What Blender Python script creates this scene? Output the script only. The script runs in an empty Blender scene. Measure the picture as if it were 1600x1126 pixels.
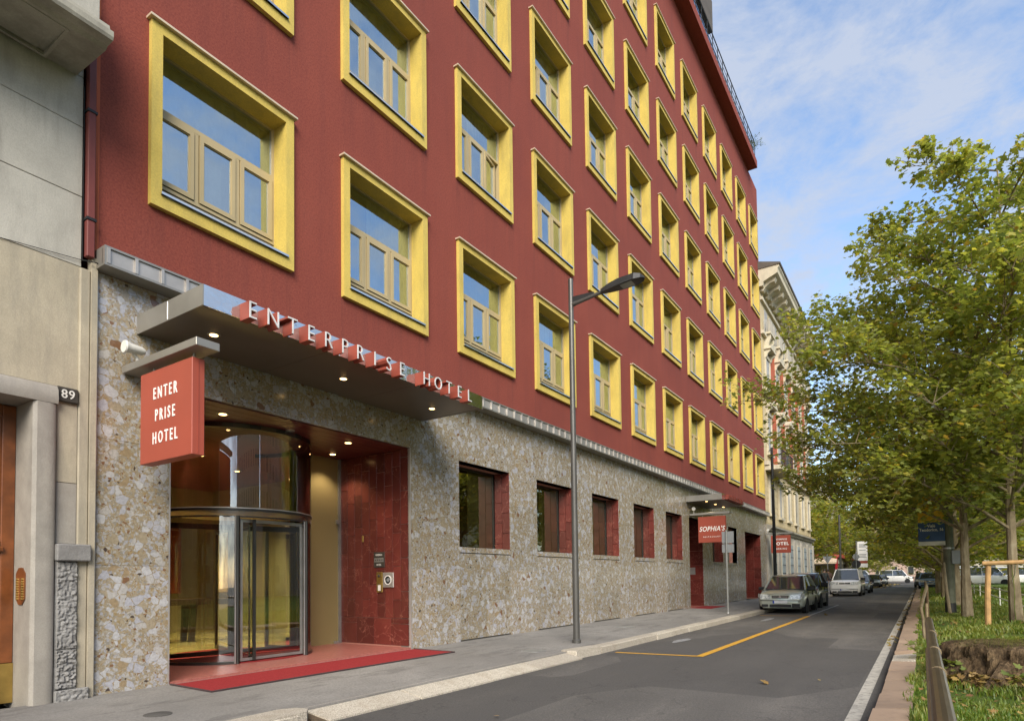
import bpy, bmesh, math, random
import numpy as np
from mathutils import Vector, Matrix, noise
rnd = random.Random(7)
R = math.radians
S = bpy.context.scene
COL = S.collection

# ------------------------------------------------------------------ camera, sky, sun, exposure
cam_d = bpy.data.cameras.new('camera'); cam = bpy.data.objects.new('camera', cam_d); COL.objects.link(cam)
S.camera = cam
yaw, pitch, roll = R(56.6717), R(2.1299), R(-0.7677)
fw = Vector((math.sin(yaw)*math.cos(pitch), math.cos(yaw)*math.cos(pitch), math.sin(pitch)))
rt = Vector((math.cos(yaw), -math.sin(yaw), 0)); up = rt.cross(fw)
rt2 = rt*math.cos(roll)+up*math.sin(roll); up2 = up*math.cos(roll)-rt*math.sin(roll)
m = Matrix((rt2, up2, -fw)).transposed().to_4x4(); m.translation = (0, -7.8, 1.2356)
cam.matrix_world = m
cam_d.sensor_width = 36; cam_d.lens = 36*973.3/1600; cam_d.shift_y = (868.8-563)/1600
cam_d.clip_start = .05; cam_d.clip_end = 3000

TO_SUN = Vector((-.66, -.50, .58)).normalized()
world = bpy.data.worlds.new('World'); S.world = world; world.use_nodes = True
nt = world.node_tree; N = nt.nodes; L = nt.links
for n in list(N): N.remove(n)
out = N.new('ShaderNodeOutputWorld'); bg = N.new('ShaderNodeBackground'); L.new(bg.outputs[0], out.inputs[0])
sky = N.new('ShaderNodeTexSky'); sky.sky_type = 'NISHITA'; sky.sun_disc = False
sky.sun_elevation = math.asin(TO_SUN.z); sky.sun_rotation = math.atan2(TO_SUN.x, TO_SUN.y)
sky.air_density = 1.0; sky.dust_density = .6; sky.ozone_density = 1.5
geo = N.new('ShaderNodeTexCoord')
mp = N.new('ShaderNodeMapping'); mp.inputs['Scale'].default_value = (2.6, 2.6, 5.2); mp.inputs['Rotation'].default_value = (0, 0, R(25))
L.new(geo.outputs['Generated'], mp.inputs[0])
nz = N.new('ShaderNodeTexNoise'); nz.inputs['Scale'].default_value = 2.7; nz.inputs['Detail'].default_value = 12; nz.inputs['Roughness'].default_value = .64
nz.inputs['Distortion'].default_value = .25
L.new(mp.outputs[0], nz.inputs['Vector'])
cr = N.new('ShaderNodeValToRGB'); cr.color_ramp.elements[0].position = .39; cr.color_ramp.elements[1].position = .60
cr.color_ramp.elements[0].color = (0.06, .06, .06, 1); cr.color_ramp.elements[1].color = (.86, .86, .86, 1)
L.new(nz.outputs['Fac'], cr.inputs[0])
mx = N.new('ShaderNodeMix'); mx.data_type = 'RGBA'
L.new(cr.outputs[0], mx.inputs['Factor']); L.new(sky.outputs[0], mx.inputs['A']); mx.inputs['B'].default_value = (2.0, 2.22, 2.68, 1)
L.new(mx.outputs['Result'], bg.inputs['Color']); bg.inputs['Strength'].default_value = .15

sd = bpy.data.lights.new('sun', 'SUN'); sun = bpy.data.objects.new('sun', sd); COL.objects.link(sun)
sd.energy = 2.6; sd.angle = R(34); sd.color = (1, .93, .82)
sun.rotation_euler = TO_SUN.to_track_quat('Z', 'Y').to_euler(); sun.location = (-20, -30, 40)
S.view_settings.view_transform = 'Standard'; S.view_settings.look = 'None'
S.view_settings.exposure = 1.02; S.view_settings.gamma = 1; S.view_settings.use_curve_mapping = False
S.render.engine = 'CYCLES'
S.cycles.max_bounces = 8; S.cycles.transparent_max_bounces = 24; S.cycles.glossy_bounces = 4; S.cycles.diffuse_bounces = 6
S.cycles.caustics_reflective = False; S.cycles.caustics_refractive = False
S.cycles.sample_clamp_indirect = 4
S.cycles.use_denoising = True

# ------------------------------------------------------------------ materials
MATS = {}
class NB:
    def __init__(s, name):
        s.m = bpy.data.materials.new(name); s.m.use_nodes = True; s.t = s.m.node_tree
        s.b = s.t.nodes['Principled BSDF']; s.o = s.t.nodes['Material Output']
        MATS[name] = s.m; s._pos = None
    def n(s, typ, **kw):
        x = s.t.nodes.new('ShaderNode'+typ)
        for k, v in kw.items():
            if k in x.inputs.keys(): x.inputs[k].default_value = v
            else: setattr(x, k, v)
        return x
    def l(s, a, b): s.t.links.new(a, b)
    def pos(s, scale=None):
        if s._pos is None: s._pos = s.n('NewGeometry')
        p = s._pos.outputs['Position']
        if scale:
            mm = s.n('Mapping'); mm.inputs['Scale'].default_value = scale; s.l(p, mm.inputs[0]); return mm.outputs[0]
        return p
    def noise(s, scale, detail=4, rough=.55, vec=None, dist=0):
        x = s.n('TexNoise'); x.inputs['Scale'].default_value = scale; x.inputs['Detail'].default_value = detail
        x.inputs['Roughness'].default_value = rough; x.inputs['Distortion'].default_value = dist
        s.l(vec or s.pos(), x.inputs['Vector']); return x.outputs['Fac']
    def ramp(s, fac, stops, interp='LINEAR'):
        r = s.n('ValToRGB'); e = r.color_ramp; e.interpolation = interp
        while len(e.elements) < len(stops): e.elements.new(.5)
        for el, (p, c) in zip(e.elements, stops):
            el.position = p; el.color = (*c, 1) if len(c) == 3 else c
        s.l(fac, r.inputs[0]); return r.outputs[0]
    def mix(s, fac, a, b, mode='MIX'):
        x = s.n('Mix'); x.data_type = 'RGBA'; x.blend_type = mode
        for i, v in (('Factor', fac), ('A', a), ('B', b)):
            sock = x.inputs[i] if i == 'Factor' else [q for q in x.inputs if q.name == i and q.type == 'RGBA'][0]
            if hasattr(v, 'is_linked'): s.l(v, sock)
            elif isinstance(v, (int, float)): sock.default_value = v
            else: sock.default_value = (*v, 1)
        return [q for q in x.outputs if q.type == 'RGBA'][0]
    def bump(s, h, strength=.3, dist=.01):
        x = s.n('Bump'); x.inputs['Strength'].default_value = strength; x.inputs['Distance'].default_value = dist
        s.l(h, x.inputs['Height']); s.l(x.outputs[0], s.b.inputs['Normal'])
    def col(s, c):
        if hasattr(c, 'is_linked'): s.l(c, s.b.inputs['Base Color'])
        else: s.b.inputs['Base Color'].default_value = (*c, 1)
    def set(s, rough=None, metal=None, spec=None, coat=None):
        for k, v in (('Roughness', rough), ('Metallic', metal), ('Specular IOR Level', spec), ('Coat Weight', coat)):
            if v is None: continue
            if hasattr(v, 'is_linked'): s.l(v, s.b.inputs[k])
            else: s.b.inputs[k].default_value = v

def plain(name, c, rough=.6, metal=0, var=.18, vscale=3, bump=None, spec=.4, coat=0, dirt=None):
    b = NB(name)
    f = b.noise(vscale, 5)
    lo = tuple(max(0, x*(1-var)) for x in c); hi = tuple(min(1, x*(1+var)) for x in c)
    cc = b.ramp(f, [(.3, lo), (.7, hi)])
    if dirt:
        g = b.noise(dirt[0], 6, .65, b.pos(dirt[3]) if len(dirt) > 3 else None)
        cc = b.mix(b.ramp(g, [(.48, (0, 0, 0)), (.72, (dirt[1],)*3)]), cc, dirt[2])
    b.col(cc); b.set(rough, metal, spec, coat)
    if bump: b.bump(b.noise(bump[0], 4), bump[1], bump[2])
    return b.m

# hotel stucco: fine grain plus broad weathering
b = NB('red_stucco')
c = b.ramp(b.noise(.38, 5, .6), [(.25, (.215, .055, .041)), (.5, (.255, .064, .045)), (.75, (.290, .076, .051))])
c = b.mix(b.ramp(b.noise(2.4, 7, .7, b.pos((1.5, 1, .10))), [(.5, (0, 0, 0)), (.78, (.42,)*3)]), c, (.145, .043, .040))
c = b.mix(b.ramp(b.noise(1.1, 6, .7), [(.52, (0, 0, 0)), (.8, (.35,)*3)]), c, (.27, .085, .065))
sp_ = b.n('SeparateXYZ'); b.l(b.pos(), sp_.inputs[0])
def frac_(sock, off, period):
    a1 = b.n('Math', operation='SUBTRACT'); b.l(sock, a1.inputs[0]); a1.inputs[1].default_value = off
    a2 = b.n('Math', operation='DIVIDE'); b.l(a1.outputs[0], a2.inputs[0]); a2.inputs[1].default_value = period
    a3 = b.n('Math', operation='FRACT'); b.l(a2.outputs[0], a3.inputs[0]); return a3.outputs[0]
under = b.ramp(frac_(sp_.outputs[2], 5.895, 3.652), [(.66, (0, 0, 0)), (.99, (1, 1, 1)), (1, (0, 0, 0))])
across = b.ramp(frac_(sp_.outputs[0], 3.826, 3.0523), [(0, (.9,)*3), (.06, (.35,)*3), (.62, (.35,)*3), (.68, (.9,)*3), (.74, (0, 0, 0)), (.94, (0, 0, 0))])
runs = b.ramp(b.noise(7, 6, .75, b.pos((1.6, 1, .07))), [(.44, (0, 0, 0)), (.66, (.75,)*3)])
c = b.mix(b.mix(1.0, b.mix(1.0, under, across, 'MULTIPLY'), runs, 'MULTIPLY'), c, (.10, .040, .036))
c = b.mix(b.ramp(b.noise(38, 4, .85), [(.38, (.60,)*3), (.56, (0, 0, 0))]), c, (.115, .026, .022))
c = b.mix(b.ramp(b.noise(55, 3, .85), [(.56, (0, 0, 0)), (.75, (.5,)*3)]), c, (.34, .11, .085))
b.col(c); b.set(.9, 0, .2); b.bump(b.noise(70, 4, .8), .6, .006)
b = NB('yellow_paint')
c = b.ramp(b.noise(1.2, 4), [(.3, (.58, .43, .095)), (.7, (.70, .53, .125))])
c = b.mix(b.ramp(b.noise(5, 6, .7, b.pos((1, 1, .3))), [(.47, (0, 0, 0)), (.8, (.6,)*3)]), c, (.33, .26, .10))
c = b.mix(b.ramp(b.noise(45, 4, .8), [(.4, (.3,)*3), (.58, (0, 0, 0))]), c, (.30, .22, .06))
b.col(c); b.set(.7, 0, .3); b.bump(b.noise(60, 4, .8), .4, .004)
plain('cap_metal', (.62, .50, .36), .45, .2, .1, 2)
plain('casement_tan', (.43, .345, .19), .42, 0, .06, 1.5)
plain('sill_metal', (.66, .66, .64), .12, .9, .06, 3)
plain('roof_paint', (.26, .04, .036), .8, 0, .1, .6)
plain('dark_soffit', (.16, .04, .035), .8, 0, .1, .6)

def glass(name, tint, refl, rough=.0, refl_col=(1, 1, 1), wav=None):
    b = NB(name); b.t.nodes.remove(b.b)
    tr = b.n('BsdfTransparent'); tr.inputs[0].default_value = (*tint, 1)
    gl = b.n('BsdfGlossy'); gl.inputs['Color'].default_value = (*refl_col, 1); gl.inputs['Roughness'].default_value = rough
    lw = b.n('Fresnel'); lw.inputs['IOR'].default_value = 1.5
    ad = b.n('Math', operation='MULTIPLY_ADD'); b.l(lw.outputs[0], ad.inputs[0]); ad.inputs[1].default_value = 1-refl; ad.inputs[2].default_value = refl
    if wav:
        bp = b.n('Bump'); bp.inputs['Strength'].default_value = wav[1]; bp.inputs['Distance'].default_value = .02
        b.l(b.noise(wav[0], 2), bp.inputs['Height']); b.l(bp.outputs[0], gl.inputs['Normal'])
    mxs = b.n('MixShader'); b.l(ad.outputs[0], mxs.inputs[0]); b.l(tr.outputs[0], mxs.inputs[1]); b.l(gl.outputs[0], mxs.inputs[2])
    b.l(mxs.outputs[0], b.o.inputs[0]); return b.m
glass('window_glass', (.86, .90, .86), .50, .0, (.76, .91, 1.0), (1.6, .08))
glass('bronze_glass', (.82, .76, .52), .27, .0, (.95, .9, .72))
glass('door_glass', (.82, .85, .68), .15)
glass('frosted_glass', (.80, .78, .66), .06, .35)
glass('thin_glass', (.7, .75, .78), .3)
plain('curtain', (.80, .79, .70), .9, 0, .2, 4)
plain('gold_curtain', (.42, .27, .07), .8, 0, .3, 5)
plain('screen_glass', (.27, .215, .095), .22, 0, .08, .5, None, .5)
plain('curtain_dark', (.30, .27, .17), .9, 0, .25, 4)
plain('blind_fabric', (.50, .44, .24), .85, 0, .08, 2)
plain('dark_room', (.05, .045, .04), .9)
plain('frosted_panel', (.50, .42, .20), .4, 0, .1, .7)

# breccia cladding: angular stone chunks in a paler matrix, polished
b = NB('breccia')
wob = b.n('TexNoise'); wob.inputs['Scale'].default_value = 7; wob.inputs['Detail'].default_value = 3; b.l(b.pos(), wob.inputs['Vector'])
va = b.n('VectorMath', operation='MULTIPLY_ADD'); b.l(wob.outputs['Color'], va.inputs[0]); va.inputs[1].default_value = (.07, .07, .07); b.l(b.pos(), va.inputs[2])
def chunks(scale, thr, edge, stops, under):
    v = b.n('TexVoronoi'); v.inputs['Scale'].default_value = scale; b.l(va.outputs[0], v.inputs['Vector'])
    e = b.n('TexVoronoi', feature='DISTANCE_TO_EDGE'); e.inputs['Scale'].default_value = scale; b.l(va.outputs[0], e.inputs['Vector'])
    sx = b.n('SeparateColor'); b.l(v.outputs['Color'], sx.inputs[0])
    colr = b.ramp(sx.outputs[0], stops, 'CONSTANT')
    a1 = b.n('Math', operation='GREATER_THAN'); b.l(sx.outputs[1], a1.inputs[0]); a1.inputs[1].default_value = thr
    ed = b.ramp(e.outputs['Distance'], [(edge*.4, (0, 0, 0)), (edge, (1, 1, 1))])
    mm = b.n('Math', operation='MULTIPLY'); b.l(a1.outputs[0], mm.inputs[0]); b.l(ed, mm.inputs[1])
    return b.mix(mm.outputs[0], under, colr)
W1, W2, LI = (.47, .465, .455), (.40, .39, .37), (.37, .37, .39)
TN, OC, BR, DK, GY = (.36, .29, .18), (.35, .23, .10), (.22, .12, .065), (.08, .06, .05), (.28, .265, .23)
grain = chunks(75, .05, .05, [(0, (.34, .28, .185)), (.3, (.30, .275, .225)), (.5, (.39, .365, .31)), (.7, (.36, .275, .16)), (.90, (.31, .20, .095)), (.97, BR)], (.32, .275, .195))
mid = chunks(30, .47, .06, [(0, (.42, .41, .395)), (.28, (.36, .30, .205)), (.48, (.42, .40, .36)), (.64, (.33, .245, .13)), (.72, (.37, .37, .39)), (.86, GY), (.94, BR), (.975, DK)], grain)
big = chunks(9.6, .60, .06, [(0, (.49, .485, .485)), (.33, (.42, .42, .45)), (.60, (.45, .43, .40)), (.78, (.37, .31, .215)), (.91, (.33, .25, .15)), (.97, BR)], mid)
vein = b.ramp(b.noise(30, 5, .7), [(.35, (.72,)*3), (.7, (1.08,)*3)])
oi = b.n('ObjectInfo'); tone = b.mix(oi.outputs['Random'], (.84, .83, .80), (1.06, 1.05, 1.06))
st_ = b.mix(b.ramp(b.noise(1.4, 6, .7, b.pos((1.4, 1, .25))), [(.45, (0, 0, 0)), (.75, (.55,)*3)]), (1, 1, 1), (.74, .71, .64))
b.col(b.mix(1.0, b.mix(1.0, b.mix(1.0, big, vein, 'MULTIPLY'), tone, 'MULTIPLY'), st_, 'MULTIPLY'))
b.set(b.ramp(b.noise(9, 3), [(.3, (.08,)*3), (.7, (.26,)*3)]), 0, .6); b.bump(b.noise(2.2, 2), .10, .02)

def tilemat(name, c1, c2, vein):
    b = NB(name)
    oi = b.n('ObjectInfo')
    c = b.mix(oi.outputs['Random'], c1, c2)
    c = b.mix(b.ramp(b.noise(3, 5), [(.35, (.0,)*3), (.7, (.5,)*3)]), c, tuple(x*.5 for x in c1))
    v = b.n('TexVoronoi', feature='DISTANCE_TO_EDGE'); v.inputs['Scale'].default_value = 2.3
    w = b.n('VectorMath', operation='MULTIPLY_ADD'); nn = b.n('TexNoise'); nn.inputs['Scale'].default_value = 3.5; nn.inputs['Detail'].default_value = 5
    b.l(b.pos(), nn.inputs['Vector']); b.l(nn.outputs['Color'], w.inputs[0]); w.inputs[1].default_value = (.6,)*3; b.l(b.pos(), w.inputs[2]); b.l(w.outputs[0], v.inputs['Vector'])
    c = b.mix(b.ramp(v.outputs['Distance'], [(0, (.55,)*3), (.012, (0, 0, 0))]), c, vein)
    b.col(c); b.set(.22, 0, .5)
tilemat('red_marble', (.17, .036, .028), (.095, .024, .019), (.42, .17, .12))
plain('red_grout', (.42, .20, .15), .8)
plain('entry_ceiling', (.13, .030, .026), .35)
plain('entry_floor', (.36, .125, .10), .35, 0, .25, 26)
plain('carpet', (.25, .026, .027), .95, 0, .15, 40, (300, .5, .004), .15)
plain('carpet_edge', (.05, .03, .03), .9)
plain('steel', (.50, .47, .43), .5, .7, .2, 2.2, (1.2, .12, .03))
plain('steel_mirror', (.66, .65, .63), .10, 1.0, .06, 2, (2.6, .35, .05))
plain('steel_dull', (.34, .32, .28), .38, .6, .12, 2.0)
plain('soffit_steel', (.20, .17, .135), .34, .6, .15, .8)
plain('dark_steel', (.06, .06, .055), .35, .7, .1, 3)
plain('letter_red', (.30, .062, .038), .5)
plain('letter_white', (.62, .61, .60), .4)
plain('sign_red', (.34, .072, .043), .45, 0, .06, 1.5)
plain('sign_edge', (.30, .062, .038), .45, 0, .08, 1.5)
plain('sign_white', (.85, .83, .78), .5, 0, .02)
plain('white_plastic', (.72, .70, .64), .4, 0, .05)
plain('lobby_floor', (.31, .26, .12), .25, 0, .2, .8)
plain('lobby_wall', (.30, .25, .15), .7, 0, .2, .8)
plain('dark_wood', (.035, .022, .016), .45)
b = NB('lamp_glow'); b.t.nodes.remove(b.b); e = b.n('Emission'); e.inputs[0].default_value = (1, .60, .22, 1); e.inputs[1].default_value = 4.5; b.l(e.outputs[0], b.o.inputs[0])

def stone(name, c, dirtc, scale=1.5, bump=.35, rough=.85, streak=True):
    b = NB(name)
    cc = b.ramp(b.noise(scale, 6, .6), [(.25, tuple(x*.78 for x in c)), (.75, tuple(min(1, x*1.15) for x in c))])
    cc = b.mix(b.ramp(b.noise(2.2, 7, .68, b.pos((1.6, 1.6, .28)) if streak else None), [(.47, (0, 0, 0)), (.75, (.75,)*3)]), cc, dirtc)
    cc = b.mix(b.ramp(b.noise(70, 3), [(.4, (.25,)*3), (.6, (0, 0, 0))]), cc, tuple(x*.6 for x in c))
    b.col(cc); b.set(rough, 0, .3); b.bump(b.noise(45, 5, .7), bump, .008)
stone('limestone', (.46, .435, .375), (.215, .20, .17))
stone('limestone_low', (.43, .375, .275), (.20, .185, .16), 2.5)
stone('cornice_stone', (.36, .34, .28), (.17, .155, .13))
stone('granite', (.34, .31, .265), (.22, .20, .18), 5, .25, .55)
stone('rough_stone', (.27, .26, .245), (.13, .12, .11), 6, 1.0, .9, False)
stone('cream_stucco', (.60, .49, .29), (.44, .36, .23), .8, .2)
stone('cream_trim', (.60, .54, .40), (.36, .32, .25), 1.2, .25)
stone('far_wall', (.50, .45, .36), (.38, .34, .28), .3, .1)
stone('far_pink', (.48, .34, .27), (.36, .28, .23), .3, .1)
plain('orange_stucco', (.44, .105, .045), .85, 0, .15, 1.2)
plain('pipe_red', (.15, .036, .030), .6, 0, .2, 2)
plain('wood_door', (.17, .052, .014), .35, 0, .35, 6, None, .5, .3)
plain('brass', (.50, .34, .10), .35, .85, .2, 6)
plain('plaque_dark', (.045, .040, .032), .5)
plain('shutter', (.36, .35, .33), .6)
plain('grey_shutter', (.33, .38, .40), .6)
plain('dark_pane', (.03, .035, .04), .08, 0, .1, 1, None, .6)
plain('roof_tile', (.10, .085, .07), .8)
plain('iron', (.035, .035, .035), .5, .6)

b = NB('asphalt')
c = b.ramp(b.noise(.45, 6, .6), [(.28, (.098, .090, .082)), (.72, (.185, .170, .152))])
c = b.mix(b.ramp(b.noise(220, 2), [(.45, (0, 0, 0)), (.7, (.4,)*3)]), c, (.17, .165, .155))
c = b.mix(b.ramp(b.noise(1.6, 7, .7, b.pos((.4, 1.6, 1))), [(.50, (0, 0, 0)), (.74, (.8,)*3)]), c, (.21, .19, .165))
sxyz = b.n('SeparateXYZ'); b.l(b.pos(), sxyz.inputs[0])
mr_ = b.n('MapRange'); b.l(sxyz.outputs[1], mr_.inputs[0]); mr_.inputs[1].default_value = -7.35; mr_.inputs[2].default_value = -2.6
ln_ = b.ramp(mr_.outputs[0], [(0, (.62,)*3), (.07, (.95,)*3), (.20, (1.12,)*3), (.30, (.92,)*3), (.42, (1.10,)*3), (.54, (.90,)*3), (.88, (.98,)*3), (1, (.6,)*3)])
c = b.mix(b.ramp(b.noise(.9, 4), [(.3, (.5,)*3), (.6, (1,)*3)]), c, b.mix(1.0, c, ln_, 'MULTIPLY'))
tp_ = b.n('TexVoronoi', feature='F1', distance='CHEBYCHEV'); tp_.inputs['Scale'].default_value = .33; b.l(b.pos((.6, 1.1, 1)), tp_.inputs['Vector'])
ts_ = b.n('SeparateColor'); b.l(tp_.outputs['Color'], ts_.inputs[0])
c = b.mix(b.ramp(ts_.outputs[0], [(.70, (0, 0, 0)), (.705, (.7,)*3)]), c, (.088, .082, .077))
c = b.mix(b.ramp(b.noise(48, 4, .8), [(.42, (.55,)*3), (.62, (0, 0, 0))]), c, (.05, .047, .044))
ck = b.n('TexVoronoi', feature='DISTANCE_TO_EDGE'); ck.inputs['Scale'].default_value = .42
cw_ = b.n('VectorMath', operation='MULTIPLY_ADD'); cn_ = b.n('TexNoise'); cn_.inputs['Scale'].default_value = 2.2; cn_.inputs['Detail'].default_value = 6; b.l(b.pos(), cn_.inputs['Vector'])
b.l(cn_.outputs['Color'], cw_.inputs[0]); cw_.inputs[1].default_value = (1.1,)*3; b.l(b.pos(), cw_.inputs[2]); b.l(cw_.outputs[0], ck.inputs['Vector'])
c = b.mix(b.ramp(ck.outputs['Distance'], [(0, (.45,)*3), (.008, (0, 0, 0))]), c, (.035, .033, .032))
b.col(c); b.set(.82, 0, .35); b.bump(b.noise(120, 4, .8), .7, .008)
b = NB('pavement')
c = b.ramp(b.noise(.9, 6, .62), [(.28, (.22, .205, .185)), (.72, (.34, .32, .29))])
c = b.mix(b.ramp(b.noise(3.1, 7, .7, b.pos((.5, 1.3, 1))), [(.55, (0, 0, 0)), (.72, (.6,)*3)]), c, (.125, .115, .105))
c = b.mix(b.ramp(b.noise(9, 5, .7), [(.66, (0, 0, 0)), (.72, (.5,)*3)]), c, (.31, .30, .28))
c = b.mix(b.ramp(b.noise(180, 2), [(.45, (0, 0, 0)), (.7, (.4,)*3)]), c, (.27, .26, .25))
c = b.mix(b.ramp(b.noise(40, 5, .8), [(.40, (.55,)*3), (.60, (0, 0, 0))]), c, (.12, .112, .10))
c = b.mix(b.ramp(b.noise(.35, 3, .5), [(.45, (0, 0, 0)), (.56, (.35,)*3)]), c, (.15, .14, .128))
c = b.mix(b.ramp(b.noise(1.7, 8, .75, b.pos((.35, 1.5, 1))), [(.54, (0, 0, 0)), (.60, (.55,)*3), (.66, (0, 0, 0))]), c, (.10, .092, .084))
b.col(c); b.set(.85, 0, .3); b.bump(b.noise(90, 4, .8), .6, .007)
b = NB('kerb_granite')
oi = b.n('ObjectInfo')
c = b.mix(oi.outputs['Random'], (.62, .56, .45), (.42, .37, .30))
c = b.mix(b.ramp(b.noise(85, 3), [(.42, (.7,)*3), (.58, (0, 0, 0))]), c, (.22, .19, .155))
c = b.mix(b.ramp(b.noise(3, 6, .7), [(.5, (0, 0, 0)), (.75, (.5,)*3)]), c, (.25, .20, .14))
b.col(c); b.set(.85, 0, .3); b.bump(b.noise(70, 4), .5, .006)
b = NB('kerb_pink')
oi = b.n('ObjectInfo')
c = b.mix(oi.outputs['Random'], (.40, .285, .20), (.31, .225, .16))
c = b.mix(b.ramp(b.noise(5, 6, .7), [(.5, (0, 0, 0)), (.75, (.55,)*3)]), c, (.17, .13, .10))
b.col(c); b.set(.9, 0, .25); b.bump(b.noise(60, 4), .5, .006)
def paint(name, c, wear):
    b = NB(name)
    cc = b.mix(b.ramp(b.noise(14, 7, .75), [(.46, (0, 0, 0)), (.66, (wear,)*3)]), c, (.12, .115, .105))
    b.col(cc); b.set(.7, 0, .3)
paint('paint_white', (.46, .43, .37), .75); paint('paint_yellow', (.62, .33, .03), .45); paint('paint_faint', (.30, .30, .30), .85)
plain('soil', (.10, .070, .042), .95, 0, .45, 5, (12, 1, .05))
b = NB('lawn')
c = b.ramp(b.noise(1.2, 6, .65), [(.25, (.06, .10, .016)), (.55, (.10, .15, .026)), (.8, (.17, .16, .04))])
c = b.mix(b.ramp(b.noise(2.7, 5), [(.60, (0, 0, 0)), (.75, (.8,)*3)]), c, (.10, .07, .04))
b.col(c); b.set(.95, 0, .2); b.bump(b.noise(60, 4), 1, .04)
plain('far_ground', (.16, .15, .13), .95, 0, .2, .1)

def leafmat(name, stops, trans=.55):
    b = NB(name)
    g = b.n('NewGeometry')
    c = b.ramp(g.outputs['Random Per Island'], stops)
    c = b.mix(b.ramp(b.noise(.55, 3), [(.35, (0, 0, 0)), (.7, (.55,)*3)]), c, (.33, .32, .085))
    b.col(c); b.set(.45, 0, .5)
    t = b.n('BsdfTranslucent'); tc = b.mix(1.0, c, (1.6, 1.6, .8), 'MULTIPLY'); b.l(tc, t.inputs[0])
    ms = b.n('MixShader'); ms.inputs[0].default_value = trans
    b.l(b.b.outputs[0], ms.inputs[1]); b.l(t.outputs[0], ms.inputs[2]); b.l(ms.outputs[0], b.o.inputs[0])
leafmat('leaves', [(0, (.14, .185, .055)), (.40, (.21, .26, .072)), (.70, (.29, .325, .088)), (.88, (.41, .41, .10)), (.96, (.57, .49, .10)), (.992, (.40, .21, .06))])
leafmat('leaves_far', [(0, (.15, .20, .045)), (.4, (.25, .28, .055)), (.7, (.37, .36, .065)), (.9, (.50, .42, .07)), (1, (.36, .22, .05))], .55)
leafmat('grass_blade', [(0, (.07, .13, .018)), (.5, (.13, .21, .028)), (.85, (.22, .26, .04)), (1, (.30, .26, .07))], .4)
leafmat('weed_leaf', [(0, (.06, .11, .02)), (.6, (.12, .17, .03)), (1, (.2, .2, .04))], .35)
leafmat('dead_leaf', [(0, (.13, .06, .025)), (.5, (.22, .11, .04)), (.85, (.30, .18, .05)), (1, (.34, .25, .06))], .1)
b = NB('bark')
c = b.ramp(b.noise(5, 6, .65, b.pos((1, 1, .45))), [(.3, (.12, .09, .055)), (.55, (.25, .20, .125)), (.75, (.36, .31, .21))])
b.col(c); b.set(.9, 0, .2); b.bump(b.noise(22, 5, .7, b.pos((1, 1, .5))), .8, .02)
b = NB('stump_bark')
c = b.ramp(b.noise(4, 7, .7), [(.30, (.07, .046, .027)), (.46, (.22, .145, .078)), (.6, (.37, .255, .14)), (.75, (.50, .37, .21))])
c = b.mix(b.ramp(b.noise(26, 6, .8, b.pos((1, 1, .35))), [(.40, (.8,)*3), (.56, (0, 0, 0))]), c, (.04, .027, .017))
b.col(c); b.set(.95, 0, .2); b.bump(b.noise(18, 8, .8, b.pos((1, 1, .35))), 1, .10)
plain('stake_wood', (.42, .25, .10), .7, 0, .25, 6)
plain('twig_branch', (.045, .032, .022), .9)
plain('lamp_paint', (.115, .110, .10), .42, .5, .12, 2)
plain('lamp_head', (.035, .035, .035), .4, .3)
plain('lamp_lens', (.30, .32, .30), .1)
plain('galv', (.42, .42, .40), .4, .7, .15, 4)
plain('sign_back', (.27, .28, .28), .5, .3, .08, 3)
plain('rail_bronze', (.17, .115, .070), .33, .75, .25, 6)
plain('rail_worn', (.33, .25, .15), .4, .7, .3, 8)
plain('column_green', (.11, .115, .075), .55, 0, .3, 3)
plain('sign_yellow', (.75, .46, .03), .5, 0, .05); plain('sign_blue', (.03, .075, .19), .5, 0, .08); plain('sign_pale', (.7, .68, .62), .5)
plain('awning_red', (.55, .10, .08), .7); plain('awning_cream', (.72, .58, .42), .7); plain('shop_red', (.45, .02, .03), .5)
plain('tyre', (.018, .018, .018), .85); plain('rim', (.42, .42, .42), .35, .8); plain('black_plastic', (.025, .025, .025), .55)
plain('plate_white', (.7, .7, .7), .4); plain('plate_blue', (.03, .07, .4), .4); plain('chrome', (.7, .7, .7), .12, 1)
plain('skin', (.42, .26, .19), .6); plain('hair_dark', (.03, .02, .015), .7); plain('coat_dark', (.03, .035, .035), .85); plain('jeans', (.13, .18, .27), .85); plain('coat_brown', (.12, .07, .05), .85)
def carpaint(name, c, metal=.5): plain(name, c, .3, metal*.3, .03, 1, None, .5, 1.0)
carpaint('paint_sage', (.50, .53, .44), .5); carpaint('paint_charcoal', (.035, .04, .042), .5); carpaint('paint_car_white', (.82, .80, .76), 0)
carpaint('paint_silver', (.32, .38, .44), .6); carpaint('paint_black', (.05, .052, .048), .4); carpaint('paint_blue', (.24, .36, .60), .4)
b = NB('car_glass'); b.col((.045, .055, .062)); b.set(.03, 0, .9, 1)
b = NB('headlamp'); b.col(b.ramp(b.noise(16, 3), [(.35, (.35, .36, .35)), (.6, (.85, .85, .8))])); b.set(.15, .1, .8, 1)
M = MATS

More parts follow.
